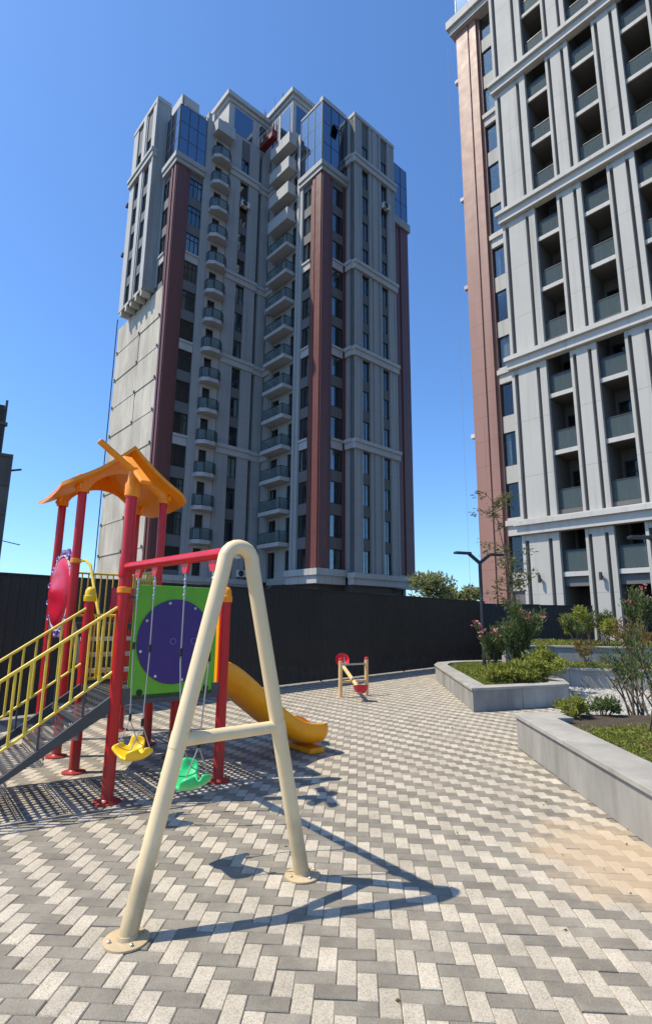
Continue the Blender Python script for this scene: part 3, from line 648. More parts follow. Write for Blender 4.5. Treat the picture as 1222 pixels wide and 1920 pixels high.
def mkpaver(w, h, ch, tilt, dz):
    x, y = w/2-.0016, h/2-.0016; c = ch
    V = [(-x, -y, -.03), (x, -y, -.03), (x, y, -.03), (-x, y, -.03), (-x, -y, -c), (x, -y, -c), (x, y, -c), (-x, y, -c), (-x+c, -y+c, 0), (x-c, -y+c, 0), (x-c, y-c, 0), (-x+c, y-c, 0)]
    F = [(0,1,5,4),(1,2,6,5),(2,3,7,6),(3,0,4,7),(4,5,9,8),(5,6,10,9),(6,7,11,10),(7,4,8,11),(8,9,10,11)]
    return V, F
pv = []
for j in range(-40, 190):
    for i in range(-110, 60):
        X = -i
        k = (X-j) % 4
        if k == 0: c = ORG+ex*CELL*(i-0)+ey*CELL*(j+.5); kind = 0     # lying brick spans two cells towards -x
        elif k == 3: c = ORG+ex*CELL*(i+.5)+ey*CELL*(j+1.0); kind = 1
        else: continue
        if c[1] < 1.0 or c[1] > 20.6 or abs(c[0]) > c[1]*.75+2.2: continue
        if inpoly(c[0], c[1], REG): pv.append((c[0], c[1], kind))
def score(p):
    x, y, k = p
    if y < .9: return 0
    px = x/(y*cp-HC*sp)*1007; py = (HC*cp+y*sp*0)/(y*cp)*1007
    vis = abs(x)/(y*.98-.33) < .62 and y > 1.95
    return (1 if vis else 0)/(x*x+y*y)
pv.sort(key=score, reverse=True)
near, field = pv[:300], pv[300:]
pm_ = {}
for kd, mt in ((0, m_gpav), (1, m_light)):
    for q in range(3):
        V, F = mkpaver(*((2*CELL, CELL) if kd == 0 else (CELL, 2*CELL)), .0035+.001*q, 0, 0)
        me = bpy.data.meshes.new('paver'); me.from_pydata(V, [], F); me.update(); me.materials.append(mt); pm_[kd, q] = me
for x, y, k in near:
    k2 = k if random.random() > .025 else k
    o = bpy.data.objects.new('paver', pm_[k2, random.randrange(3)]); col.objects.link(o); o.parent = pav
    o.location = (x+random.gauss(0, .0007), y+random.gauss(0, .0007), random.gauss(0, .0017)); o.rotation_euler = (random.gauss(0, .010), random.gauss(0, .010), TH+random.gauss(0, .004))
for kd, mt in ((0, m_gpav), (1, m_light)):
    sel = [p for p in field if p[2] == kd]; n = len(sel); V0, F0 = mkpaver(*((2*CELL, CELL) if kd == 0 else (CELL, 2*CELL)), .004, 0, 0); V0 = np.array(V0)
    rot = np.array([[math.cos(TH), -math.sin(TH), 0], [math.sin(TH), math.cos(TH), 0], [0, 0, 1]]); V1 = V0 @ rot.T
    C_ = np.array([(p[0], p[1], random.gauss(0, .001)) for p in sel]); tl = rng.normal(0, .006, (n, 2))
    V = V1[None]+C_[:, None]; V[:, :, 2] += V1[None, :, 0]*tl[:, :1]+V1[None, :, 1]*tl[:, 1:]
    F0 = np.array(F0); F = (F0[None]+12*np.arange(n)[:, None, None]).reshape(-1, 4)
    me = bpy.data.meshes.new('paver_field'); me.from_pydata(V.reshape(-1, 3).tolist(), [], F.tolist()); me.update()
    o = link('paver_field', me, mt, pav); o['kind'] = 'stuff'
print('pavers', len(pv))

# ================================================================ planters
def wall_path(name, pts, z0, z1, th, label, over=.03, cth=.05, side=1, seg=1.2, cat='planter', group='granite planters'):
    """a granite faced wall following pts (outer line), mitred at the corners; each cladding slab and coping stone is its own piece"""
    o0 = Vector((pts[0][0], pts[0][1], 0)); r_ = empty(name, o0, 0, label, cat, group); Q = [Vector((*p, 0))-o0 for p in pts]
    def off(i, w_):
        ds = []
        if i > 0: ds.append((Q[i]-Q[i-1]).normalized())
        if i < len(Q)-1: ds.append((Q[i+1]-Q[i]).normalized())
        ns_ = [Vector((-d.y, d.x, 0))*side for d in ds]
        if len(ns_) == 1: return Q[i]+ns_[0]*w_
        bi = (ns_[0]+ns_[1]).normalized(); return Q[i]+bi*(w_/max(.25, bi.dot(ns_[0])))
    def piece(nm, mt, i, f0, f1, w0, w1, za, zb, bev):
        a0, a1, b0_, b1_ = off(i, w0), off(i+1, w0), off(i, w1), off(i+1, w1); L_ = (a1-a0).length; g = .0035/L_
        P_ = [a0.lerp(a1, f0+g), a0.lerp(a1, f1-g), b0_.lerp(b1_, f1-g), b0_.lerp(b1_, f0+g)]
        poly = [(p.x, p.y) for p in P_]
        if side == -1: poly = poly[::-1]
        MB().prism(poly, za, zb).build(nm, mt, r_, bevel=bev)
    for i in range(len(Q)-1):
        n = max(1, round((Q[i+1]-Q[i]).length/seg))
        for k in range(n):
            piece('cladding_slab', m_stone, i, k/n, (k+1)/n, 0, th*.9, z0, z1-cth-.004, .004); piece('coping_stone', m_cope, i, k/n, (k+1)/n, -over, th, z1-cth, z1, .005)
    return r_
PL1 = [(5.75, 14.0), (5.05, 11.62), (2.83, 10.72), (3.24, 16.3), (3.5, 17.1), (4.1, 17.7), (5.0, 18.1), (7.5, 18.8)]
pl1 = wall_path('planter', PL1, 0, .44, .34, 'low granite planter with a sharp corner and rounded back, holding the oleander, sapling and lamp', side=-1, seg=1.4)
PL2 = [(3.25, 7.95), (2.66, 7.86), (2.52, 4.4), (2.46, 1.2)]
pl2 = wall_path('planter', PL2, 0, .45, .43, 'long granite planter wall running out of the frame at the lower right', side=1, seg=1.75)
PL3 = [(4.9, 14.2), (6.4, 14.6), (12, 13.2)]
pl3 = wall_path('planter', PL3[::-1], 0, .5, .3, 'curving low planter wall in shade behind the white gravel bed', side=-1, seg=1.6)
PL4 = [(5.6, 17.2), (7.2, 17.4), (16, 15.8)]
pl4 = wall_path('planter', PL4[::-1], .4, .95, .3, 'upper rear planter wall near the foot of the right tower', side=-1, seg=1.8)
def bed(name, poly, z, mt, kind='structure'):
    o = MB().add([(x, y, z) for x, y in poly], [tuple(range(len(poly)))]).build(name, mt); o['kind'] = kind; return o
BED1 = [(5.0, 11.95), (3.2, 11.25), (3.55, 16.2), (4.2, 17.4), (7.4, 18.5), (7, 15), (5.2, 14.4)]
BED2 = [(3.07, 7.55), (2.95, 4.4), (2.88, 1.3), (7, 1.3), (8, 8.2), (3.4, 8.3)]
BED3 = [(5.1, 14.45), (6.4, 14.9), (12, 13.5), (15, 15.9), (7.2, 17.2), (5.6, 17.0)]
BED4 = [(5.7, 17.5), (7.2, 17.7), (16, 16.1), (17, 21), (8, 24)]
bed('soil_bed', BED1, .37, m_soil); bed('soil_bed', BED2, .37, m_soil); bed('soil_bed', BED3, .44, m_soil); bed('soil_bed', BED4, .89, m_soil)
GR = [(3.4, 8.9), (8, 8.9), (13, 9), (12, 13.3), (6.4, 14.6), (5.0, 14.1), (5.15, 11.7), (4.7, 11.4)]
bed('gravel_bed', GR, .02, m_cope)
o = MB().add([(3.05, 7.9, .37), (9, 8.0, .37), (9.6, 9.2, .03), (3.3, 8.9, .03), (3.0, 8.1, .2)], [(0, 1, 2, 3, 4)]).build('soil_bank', m_soil); o['kind'] = 'structure'
def sample(poly, n):
    xs = [p[0] for p in poly]; ys = [p[1] for p in poly]; out = []
    while len(out) < n:
        x, y = random.uniform(min(xs), max(xs)), random.uniform(min(ys), max(ys))
        if inpoly(x, y, poly): out.append((x, y))
    return out
# gravel stones
gp = [p for p in sample(GR, 5200)]
b = MB()
for x, y in gp:
    s = random.uniform(.018, .042); z = .02+s*.2; t = random.random()*6
    V = [(x+s*math.cos(t+k*1.571)*random.uniform(.7, 1.2), y+s*math.sin(t+k*1.571)*random.uniform(.7, 1.2), z) for k in range(4)]+[(x, y, z+s*.8), (x, y, z-s*.3)]
    b.add(V, [(0,1,4),(1,2,4),(2,3,4),(3,0,4)])
o = b.build('gravel', m_gravel); o['kind'] = 'stuff'; tag(o, 'white gravel stones filling the bed between the planters', 'gravel')
def cover(poly, n, z, size, mt, name, label):
    pts = sample(poly, n)
    o = leaves(n, lambda i: (pts[i][0], pts[i][1], z+random.random()**2*.07), size, .4, mt, name, None, up=.45)
    return tag(o, label, 'ground cover', None, 'stuff')
cover([(4.9, 12.05), (3.25, 11.4), (3.6, 16.1), (4.25, 17.2), (6.8, 18.2), (6.6, 15.2), (5.1, 14.3)], 22000, .37, .05, m_grass, 'ground_cover', 'short green ground cover on the planter with the lamp')
cover([(3.12, 7.0), (3.0, 4.4), (2.95, 2.4), (5.6, 2.4), (6.6, 6.8), (5.2, 7.5)], 42000, .37, .04, m_grass, 'ground_cover', 'green and rusty low ground cover in the near right planter')
cover([(3.3, 6.2), (3.1, 4.6), (5.0, 4.0), (5.6, 6.0)], 3600, .38, .04, m_deadleaf, 'ground_cover', 'bronze tinged creeping leaves among the near planter cover')
cover(BED3, 9000, .44, .07, m_grass, 'ground_cover', 'thin grass strip between the two rear planter walls'); cover(BED4, 6000, .89, .09, m_grass, 'ground_cover', 'green cover on the upper rear planter')

# ================================================================ plants
def shrub(name, x, y, z, h, rw, n, size, asp, mt, label, stems=9, group=None, cat='shrub', lean=.55, lowest=.15, flowers=0, seed=1):
    random.seed(seed)
    t = empty(name, (x, y, z), 0, label, cat, group); b = MB(); paths = []
    for s in range(stems):
        a = random.random()*6.283; rr = rw*random.uniform(.25, 1)*lean*1.6; hh = h*random.uniform(.6, 1)*(1-.25*rr/(rw*1.6))
        base = Vector((random.uniform(-.08, .08)*rw*2, random.uniform(-.08, .08)*rw*2, 0)); tip = Vector((math.cos(a)*rr, math.sin(a)*rr, hh))
        pts = [base, base.lerp(tip, .4)+Vector((0, 0, hh*.1)), base.lerp(tip, .75)+Vector((0, 0, hh*.06)), tip]; b.tube(pts, [.011*h, .009*h, .006*h, .003*h], 5); paths.append(pts)
        for _ in range(2):                                   # side twigs
            p0 = pts[1].lerp(pts[3], random.random()*.7); q = p0+Vector((random.uniform(-.35, .35)*rw, random.uniform(-.35, .35)*rw, h*random.uniform(.1, .3))); b.tube([p0, p0.lerp(q, .5), q], [.007*h, .005*h, .003*h], 4); paths.append([p0, p0.lerp(q, .33), p0.lerp(q, .67), q])
    b.build('stem', m_bark, t); tips = []; info = []
    for i in range(n):
        p = random.choice(paths); u_ = lowest+(1-lowest)*random.random()**.8; s = u_*3; k = min(2, int(s)); pt = p[k].lerp(p[k+1], s-k)
        j = .03*rw*2; info.append((pt.x+random.gauss(0, j), pt.y+random.gauss(0, j), pt.z+random.gauss(0, j))); d = (p[k+1]-p[k]).normalized(); a = random.random()*6.283; tips.append((d.x*.6+math.cos(a)*.7, d.y*.6+math.sin(a)*.7, d.z*.6+.25))
    leaves(n, lambda i: info[i], size, asp, mt, 'foliage', t, tip=lambda i: tips[i])
    if flowers:
        fi = []
        for p in paths[:flowers]:
            for _ in range(14): fi.append(tuple(p[3]+Vector((random.gauss(0, .05), random.gauss(0, .05), random.gauss(.03, .04)))))
        leaves(len(fi), lambda i: fi[i], .075, .7, m_flower, 'blossom', t)
    return t
def dome(name, x, y, z, h, rw, n, size, mt, label, group=None, seed=1, asp=.4):
    random.seed(seed); t = empty(name, (x, y, z), 0, label, 'shrub', group); b = MB(); cl = []
    for s in range(14):
        a = random.random()*6.283; r_ = rw*random.random()**.5*.85; hh = h*(1-.5*(r_/rw)**2)*random.uniform(.55, 1); cl.append((math.cos(a)*r_, math.sin(a)*r_, hh, rw*random.uniform(.2, .34))); b.tube([(0, 0, 0), (cl[-1][0]*.5, cl[-1][1]*.5, hh*.5), cl[-1][:3]], [.012, .008, .004], 5)
    b.build('stem', m_bark, t)
    def pf(i):
        q = cl[i % 14]; v = rng.normal(size=3); v /= np.linalg.norm(v); r_ = q[3]*random.random()**.5; return (q[0]+v[0]*r_, q[1]+v[1]*r_, max(.01, q[2]+v[2]*r_*.9))
    leaves(n, pf, size, asp, mt, 'foliage', t, up=.7); return t
shrub('oleander_bush', 4.75, 13.75, .37, 1.75, .8, 3400, .15, .17, m_olive, 'tall pink flowering oleander bush behind the lamp post in the corner planter', 14, 'oleander bushes', seed=3, flowers=9)
shrub('oleander_bush', 4.25, 14.2, .37, 1.25, .55, 900, .14, .17, m_olive, 'smaller oleander with a pink bloom left of the lamp post', 8, 'oleander bushes', seed=5, flowers=2)
for i, (x, y, h, rw, lb) in enumerate(((3.72, 11.95, .36, .42, 'leftmost yellow green shrub on the corner planter edge'), (4.15, 12.0, .40, .42, 'middle yellow green shrub on the corner planter edge'), (4.62, 12.25, .42, .40, 'rightmost yellow green shrub on the corner planter edge'))):
    dome('low_shrub', x, y, .37, h, rw, 1500, .09, m_lime, lb, 'yellow green shrubs edging the corner planter', 20+i)
dome('round_shrub', 5.1, 13.1, .37, .75, .55, 1900, .085, m_lime, 'rounded green shrub right of the pink oleander', None, 31)
dome('low_shrub', 3.55, 8.05, .30, .36, .24, 650, .085, m_lime, 'small bright green shrub at the near planter back corner', 'small shrubs by the gravel', 41, .3)
dome('low_shrub', 4.08, 8.3, .24, .38, .30, 650, .085, m_olive, 'small loose shrub at the gravel edge, second from the planter corner', 'small shrubs by the gravel', 42, .3)
shrub('oleander_bush', 3.98, 6.75, .37, 1.25, .62, 420, .11, .16, m_olive, 'sparse leggy oleander in the near planter at the right edge', 11, 'oleander bushes', seed=8, lean=.75, lowest=.3)
shrub('oleander_bush', 4.75, 8.6, .2, 1.4, .6, 420, .12, .16, m_olive, 'sparse oleander with pale stems behind the near planter', 9, 'oleander bushes', seed=9, lean=.6, lowest=.35)
dome('round_shrub', 8.7, 18.0, .89, 1.25, .85, 2200, .11, m_lime, 'large rounded light green shrub on the upper planter below the right tower', None, 51)
shrub('oleander_bush', 8.2, 17.9, .89, 1.0, .7, 500, .15, .16, m_olive, 'spreading oleander twigs left of the large rounded shrub', 8, 'oleander bushes', seed=12, lowest=.3)
shrub('oleander_bush', 9.35, 18.3, .89, 1.35, .6, 900, .16, .16, m_olive, 'pale leaved oleander against the tower pier', 9, 'oleander bushes', seed=13)
shrub('oleander_bush', 9.75, 16.9, .89, 2.0, .75, 1500, .16, .17, m_olive, 'pink flowering oleander on the upper planter at the right edge', 10, 'oleander bushes', seed=14, flowers=8)
shrub('bronze_shrub', 8.25, 14.9, .44, 1.3, .8, 800, .11, .3, m_deadleaf, 'bronze yellow shrub at the right edge on the middle planter', 9, None, seed=15)
shrub('bronze_shrub', 7.4, 15.6, .44, .8, .6, 450, .1, .3, m_deadleaf, 'thin yellowing shrub on the middle planter', 7, None, seed=16)
# sapling
random.seed(4)
sap = empty('sapling_tree', (4.98, 14.3, .37), 0, 'tall slender sapling rising from the pink oleander in front of the right tower', 'tree')
b = MB(); tk = [Vector((0, 0, 0)), Vector((.05, .05, 1.0)), Vector((-.02, .08, 2.0)), Vector((-.14, .1, 3.0)), Vector((-.3, .12, 4.0)), Vector((-.42, .12, 4.75))]
b.tube(tk, [.04, .034, .028, .02, .012, .005], 8); ends = []
for i in range(34):
    u_ = random.uniform(.30, 1.0)*5; k = min(4, int(u_)); p0 = tk[k].lerp(tk[k+1], u_-k); a = random.random()*6.283; ln = random.uniform(.3, .62)*(1.25-.5*u_/5)
    q = p0+Vector((math.cos(a)*ln, math.sin(a)*ln, ln*random.uniform(.15, .7))); q2 = q+Vector((math.cos(a)*ln*.4, math.sin(a)*ln*.4, -ln*.15)); b.tube([p0, p0.lerp(q, .5)+Vector((0, 0, .05)), q, q2], [.009, .007, .004, .002], 4); ends.append((p0, q, q2))
b.build('trunk', m_bark, sap); info = []
for i in range(1250):
    p0, q, q2 = random.choice(ends); u_ = random.random()**.7; pt = p0.lerp(q, u_*1.4) if u_ < .71 else q.lerp(q2, (u_-.71)/.29); info.append((pt.x+random.gauss(0, .05), pt.y+random.gauss(0, .05), pt.z+random.gauss(-.03, .06)))
leaves(1250, lambda i: info[i], .125, .30, m_treeleaf, 'crown', sap, up=-.1)

# ================================================================ lamps
def lamp(x, y, z, h, rz, label):
    r_ = empty('street_lamp', (x, y, z), rz, label, 'street lamp', 'black twin arm street lamps')
    MB().tube([(0, 0, 0), (0, 0, h-.25)], [.052, .046], 12).build('pole', m_pole, r_, autosm=True); MB().lathe([(.12, 0), (.12, .03), (.07, .04)], 14).build('base_plate', m_pole, r_)
    for s in (-1, 1):
        b = MB(); b.bar((0, 0, h-.28), (s*.34, 0, h-.03), .08, .07, (0, 1, 0)); b.build('arm', m_pole, r_); MB().box(min(s*.3, s*.78), max(s*.3, s*.78), -.09, .09, h-.055, h+.01).build('lamp_head', m_pole, r_, bevel=.012)
    return r_
lamp(4.32, 15.05, .37, 3.2, R(18), 'black twin armed street lamp standing in the corner planter before the fence')
lamp(7.42, 11.6, .3, 3.25, R(-5), 'black twin armed street lamp cut off by the right edge of the picture')

# ================================================================ play tower (local axes: x from the tall post to the capped post, y away)
random.seed(11)
PT = empty('play_tower', (-2.02, 5.46, 0), R(37.8), 'red and orange playground tower with stairs, green purple panel and orange slide', 'play tower')
RP = .057
def post(x, y, h, name='post', cap=None, ring=None):
    o = MB().tube([(x, y, 0), (x, y, h)], RP, 20).build(name, m_postred, PT, autosm=True)
    MB().lathe([(.125, 0), (.125, .012), (.075, .02), (.058, .035)], 20, (x, y, .002)).build('base_flange', m_postred, o, autosm=True)
    if cap: MB().lathe([(.066, h-.1), (.07, h-.09), (.07, h-.035), (.062, h-.03), (.06, h-.012), (.056, h+.03), (.038, h+.06), (.012, h+.072)], 20, (x, y, 0)).build('cap', m_yelp if cap == 1 else m_orange, o, autosm=True)
    if ring: MB().lathe([(.06, ring-.03), (.068, ring-.026), (.068, ring+.026), (.06, ring+.03)], 20, (x, y, 0)).build('collar', m_orange, o, autosm=True)
    return o
D0, D1 = .95, 1.62
post(0, 0, 3.02, ring=1.97); post(1.14, 0, 1.98, cap=2); post(0, 1.235, 1.98, cap=1); post(1.14, 1.235, 1.98, cap=1)
for x, y in ((0, 2.1), (1.13, 2.1), (0, 3.27), (1.13, 3.27)): post(x, y, 3.5, ring=2.43 if (x, y) == (0, 2.1) else None)
def perf_plate(name, x0, x1, y0, y1, z, pitch, r_, parent, mt=m_tread):
    """steel plate punched with a staggered grid of real holes"""
    b = MB(); nx = int((x1-x0)/pitch); ny = int((y1-y0)/pitch); px = (x1-x0)/nx; py = (y1-y0)/ny; V = []; F = []
    for i in range(nx):
        for j in range(ny):
            cx, cy = x0+(i+.5)*px, y0+(j+.5)*py; n = len(V)
            for k in range(8):
                t = math.pi/4*k+math.pi/8*0; V.append((cx+r_*math.cos(t), cy+r_*math.sin(t), z))
            for k in range(8):
                t = math.pi/4*k; c_, s_ = math.cos(t), math.sin(t); m_ = max(abs(c_), abs(s_)); V.append((cx+px/2*c_/m_, cy+py/2*s_/m_, z))
            for k in range(8): F.append((n+k, n+8+k, n+8+(k+1) % 8, n+(k+1) % 8))
    b.add(V, F); o = b.build(name, mt, parent); return o
def deck(x0, x1, y0, y1, z):
    o = perf_plate('deck_plate', x0+.04, x1-.04, y0+.04, y1-.04, z, .075, .023, PT)
    b = MB()
    for (a, c) in (((x0, y0), (x1, y0)), ((x1, y0), (x1, y1)), ((x1, y1), (x0, y1)), ((x0, y1), (x0, y0))): b.bar((*a, z-.045), (*c, z-.045), .04, .085)
    b.build('deck_frame', m_tread, o)
deck(0, 1.14, 0, 1.235, D0); deck(0, 1.13, 2.1, 3.27, D1)
# lower stair
st = empty('stair', (0, 0, 0)); st.parent = PT
SL = .695; XE = -1.42
for y, nm in ((.0, 1), (1.16, 2)):
    b = MB(); zt = lambda x: .985+x*SL
    V = [(-.04, y-.02, zt(-.04)), (XE, y-.02, zt(XE)), (XE, y-.02, max(.004, zt(XE)-.15)), (-.04, y-.02, zt(-.04)-.15)]; V += [(a, y+.02, c) for a, _, c in V]
    b.add(V, [(0,1,2,3),(7,6,5,4),(0,4,5,1),(1,5,6,2),(2,6,7,3),(3,7,4,0)]); b.build('stringer', m_tread, st)
    b = MB(); zr = lambda x, o_: o_+x*SL
    b.tube([(-.05, y, zr(-.05, 1.83)), (XE-.25, y, zr(XE-.25, 1.83))], .016, 8); b.tube([(-.05, y, zr(-.05, 1.21)), (XE-.1, y, zr(XE-.1, 1.21))], .014, 8); b.build('handrail', m_yellow, st, autosm=True)
    for k in range(12):
        x = -.17-.118*k; MB().tube([(x, y, zr(x, 1.21)), (x, y, zr(x, 1.83))], .0125, 8).build('baluster', m_yellow, st, autosm=True)
    for k in (1, 4, 7, 10):
        x = -.17-.118*k; MB().tube([(x, y, zt(x)-.05), (x, y, zr(x, 1.21))], .011, 6).build('rail_bracket', m_tread, st)
for k in range(5):
    z = .77-.19*k; x1 = -.02-.272*k
    rs = perf_plate('riser', 0, .19, .03, 1.13, 0, .063, .02, st)
    for v in rs.data.vertices: v.co = (x1-.005, v.co.y, z+v.co.x)
    t = perf_plate('tread', x1-.29, x1-.01, .03, 1.13, z, .07, .023, st); MB().box(x1-.3, x1-.288, .03, 1.13, z-.05, z+.002).build('nosing', m_tread, t)
# inner steps to the upper deck
for k, (y, z) in enumerate(((1.42, 1.10), (1.64, 1.27), (1.86, 1.45))):
    t = MB().box(.06, 1.08, y-.12, y+.12, z-.02, z).build('inner_tread', m_tread, PT); MB().box(.06, 1.08, y-.135, y-.121, z-.045, z+.004).build('nosing', m_curt, t)
b = MB()
for x in (.03, 1.1): b.bar((x, 1.25, D0), (x, 2.1, D1), .03, .16)
b.build('inner_stringer', m_tread, PT)
# yellow barriers and hand rails
def barrier(p, q, z0, z1, n, name='yellow_barrier'):
    p = Vector((*p, 0)); q = Vector((*q, 0)); o = MB().tube([p+Vector((0,0,z1)), q+Vector((0,0,z1))], .016, 8).tube([p+Vector((0,0,z0)), q+Vector((0,0,z0))], .016, 8).build(name, m_yellow, PT, autosm=True)
    for i in range(n):
        c = p.lerp(q, (i+.5)/n); MB().tube([c+Vector((0,0,z0)), c+Vector((0,0,z1))], .011, 8).build('bar', m_yellow, o, autosm=True)
barrier((.06, 3.27), (1.08, 3.27), 1.72, 2.36, 11); barrier((1.13, 2.16), (1.13, 3.2), 1.72, 2.36, 11); barrier((.05, 1.235), (.34, 1.235), 1.0, 1.72, 5)
MB().tube([(.03, 2.08, 2.43), (.09, 1.96, 2.43), (.13, 1.86, 2.36), (.14, 1.78, 2.22), (.15, 1.6, 1.98), (.16, 1.38, 1.72), (.16, 1.3, 1.3), (.16, 1.28, 1.0)], .018, 8).build('hand_rail', m_yellow, PT, autosm=True)
MB().tube([(1.1, 2.08, 2.2), (1.0, 1.9, 2.2), (.99, 1.6, 1.9), (.98, 1.35, 1.62), (.98, 1.28, 1.0)], .018, 8).build('hand_rail', m_yellow, PT, autosm=True)
# green panel with purple disc
def rrect(x0, x1, z0, z1, r_, n=6):
    out = []
    for cx, cz, a in ((x1-r_, z1-r_, 0), (x0+r_, z1-r_, 90), (x0+r_, z0+r_, 180), (x1-r_, z0+r_, 270)):
        for k in range(n+1): t = R(a+90*k/n); out.append((cx+r_*math.cos(t), cz+r_*math.sin(t)))
    return out
def ext_y(poly, y0, y1):
    n = len(poly); V = [(x, y0, z) for x, z in poly]+[(x, y1, z) for x, z in poly]; b = MB(); b.add(V, [tuple(range(n)), tuple(reversed(range(n, 2*n)))]+[(i, n+i, n+(i+1) % n, (i+1) % n) for i in range(n)]); return b
gp_ = ext_y(rrect(.11, 1.03, .90, 2.03, .05), -.02, .02).build('activity_panel', m_green, PT, bevel=.008)
circ = [(.56+.405*math.cos(2*math.pi*k/48), 1.46+.43*math.sin(2*math.pi*k/48)) for k in range(48)]
ext_y(circ, -.034, -.021).build('disc', m_purple, gp_, bevel=.004)
for k in range(8):
    t = 2*math.pi*(k+.3)/8; ext_y([(.56+.375*math.cos(t)+.014*math.cos(a*.785), 1.46+.40*math.sin(t)+.014*math.sin(a*.785)) for a in range(8)], -.046, -.0345).build('bolt', m_curt, gp_)
for x in (.53, .76): MB().tube([(x+.03*math.cos(k*.5236), -.037, 1.46+.03*math.sin(k*.5236)) for k in range(13)], .005, 6).build('grip_ring', m_lilac, gp_)
for x, z in ((.22, .97), (.93, .97)): ext_y([(x+.03*math.cos(a*.5236), z+.03*math.sin(a*.5236)) for a in range(12)], -.032, -.021).build('bolt_cover', m_fence, gp_)
for a_, c_ in ((0, .13), (1.0, 1.14)):
    MB().tube([(a_, 0, 1.9), (c_, 0, 1.9)], .014, 8).build('clamp', m_tread, gp_); MB().bar((a_, 0, .97), (c_, 0, .97), .05, .09).build('clamp', m_tread, gp_)
# ornate oval panel between the left roof posts
n = 48; ov = []; YC, ZC = 2.69, 2.03
def ovp(rx, rz, wob=0, k2=14):
    return [((1+wob*math.cos(k2*2*math.pi*k/96))*rx*math.cos(2*math.pi*k/96), (1+wob*math.cos(k2*2*math.pi*k/96))*rz*math.sin(2*math.pi*k/96)) for k in range(96)]
def ext_x(poly, x0, x1):
    n = len(poly); V = [(x0, YC+a, ZC+c) for a, c in poly]+[(x1, YC+a, ZC+c) for a, c in poly]; b = MB(); b.add(V, [tuple(reversed(range(n))), tuple(range(n, 2*n))]+[(i, (i+1) % n, n+(i+1) % n, n+i) for i in range(n)]); return b
op = ext_x(ovp(.47, .60, .045), -.02, .02).build('ornate_panel', m_lilac, PT, bevel=.006)
for k in range(14):
    t = 2*math.pi*(k+.5)/14; c = (-.035, YC+.45*math.cos(t), ZC+.54*math.sin(t)); MB().tube([(c[0], c[1]+.05*math.cos(s*.6)*(.25+s/12), c[2]+.05*math.sin(s*.6)*(.25+s/12)) for s in range(12)], .012, 6).build('scroll', m_lilac, op, autosm=True)
b = MB(); V = []; F = []; NR = 10
for i in range(NR+1):
    r_ = i/NR; bul = .10*math.sqrt(max(0, 1-r_*r_))
    for k in range(32):
        t = 2*math.pi*k/32; z_ = ZC+.50*r_*math.sin(t); rip = .018*math.cos((z_-ZC)*16); V.append((-.022-bul-rip*(1-r_), YC+.385*r_*math.cos(t), z_))
for i in range(NR):
    for k in range(32): F.append((i*32+k, i*32+(k+1) % 32, (i+1)*32+(k+1) % 32, (i+1)*32+k))
b.add(V, F).build('oval_cushion', m_pink, op, smooth=True)
MB().tube([(-.03, YC+.395*math.cos(2*math.pi*k/32), ZC+.515*math.sin(2*math.pi*k/32)) for k in range(33)], .016, 6).build('oval_rim', m_curt, op, autosm=True)
oa = R(6); op.rotation_euler = (0, 0, oa); op.location = (YC*math.sin(oa)-.0, YC-YC*math.cos(oa), 0)
# roof
RX, RZ, RY0, RY1 = .56, 4.02, 1.80, 3.62
rf = empty('roof', (0, 0, 0)); rf.parent = PT
def slope(sgn, hw, name):
    V = []; F = []; nu, nv = 14, 10
    for side in (0, 1):
        for i in range(nu+1):
            u_ = i/nu
            for j in range(nv+1):
                v_ = j/nv; x = RX+sgn*hw*u_; z = RZ-.80*hw*u_+.05*math.sin(math.pi*u_)*-1+.05*u_*u_; 
                y0 = RY0+(.16*max(0, (u_-.78)/.22)**2); y1 = RY1-(.16*max(0, (u_-.78)/.22)**2); y = y0+(y1-y0)*v_
                z += .05*(abs(v_-.5)*2)**3
                V.append((x, y, z-(.055 if side else 0)))
    N_ = (nu+1)*(nv+1); idx = lambda s, i, j: s*N_+i*(nv+1)+j
    for i in range(nu):
        for j in range(nv): F += [(idx(0,i,j), idx(0,i+1,j), idx(0,i+1,j+1), idx(0,i,j+1)), (idx(1,i,j+1), idx(1,i+1,j+1), idx(1,i+1,j), idx(1,i,j))]
    for i in range(nu): F += [(idx(1,i,0), idx(1,i+1,0), idx(0,i+1,0), idx(0,i,0)), (idx(0,i,nv), idx(0,i+1,nv), idx(1,i+1,nv), idx(1,i,nv))]
    for j in range(nv): F += [(idx(0,nu,j), idx(1,nu,j), idx(1,nu,j+1), idx(0,nu,j+1))]
    MB().add(V, F).build(name, m_orange, rf, autosm=True)
slope(-1, .86, 'roof_slope'); slope(1, .86, 'roof_slope')
def arch_panel(fn, w_, ztop, zsock, sockw, peak, name, sgn=1):
    """panel closing a side: sockets at both ends, an arch between, top follows ztop(a)"""
    N2 = 24; V = []; F = []
    for i in range(N2+1):
        a = i/N2*w_; e = min(a, w_-a)
        lo = zsock if e < sockw else zsock+(peak-zsock)*math.sin(math.pi*(a-sockw)/(w_-2*sockw))**.6
        hi = max(ztop(a), lo+.02)
        for t in (-.02, .02): V += [fn(a, t, lo), fn(a, t, hi)]
    for i in range(N2):
        n = 4*i; F += [(n, n+4, n+5, n+1), (n+3, n+7, n+6, n+2), (n+2, n+6, n+4, n), (n+1, n+5, n+7, n+3)]
    F += [(0,1,3,2), (4*N2, 4*N2+2, 4*N2+3, 4*N2+1)]
    return MB().add(V, F).build(name, m_orange, rf)
rz_ = lambda x: RZ-.80*abs(x-RX)-.06
for y in (2.05, 3.32): arch_panel(lambda a, t, z, y=y: (-.09+a, y+t, z), 1.31, lambda a: rz_(-.09+a), 3.40, .16, 3.70, 'gable_panel')
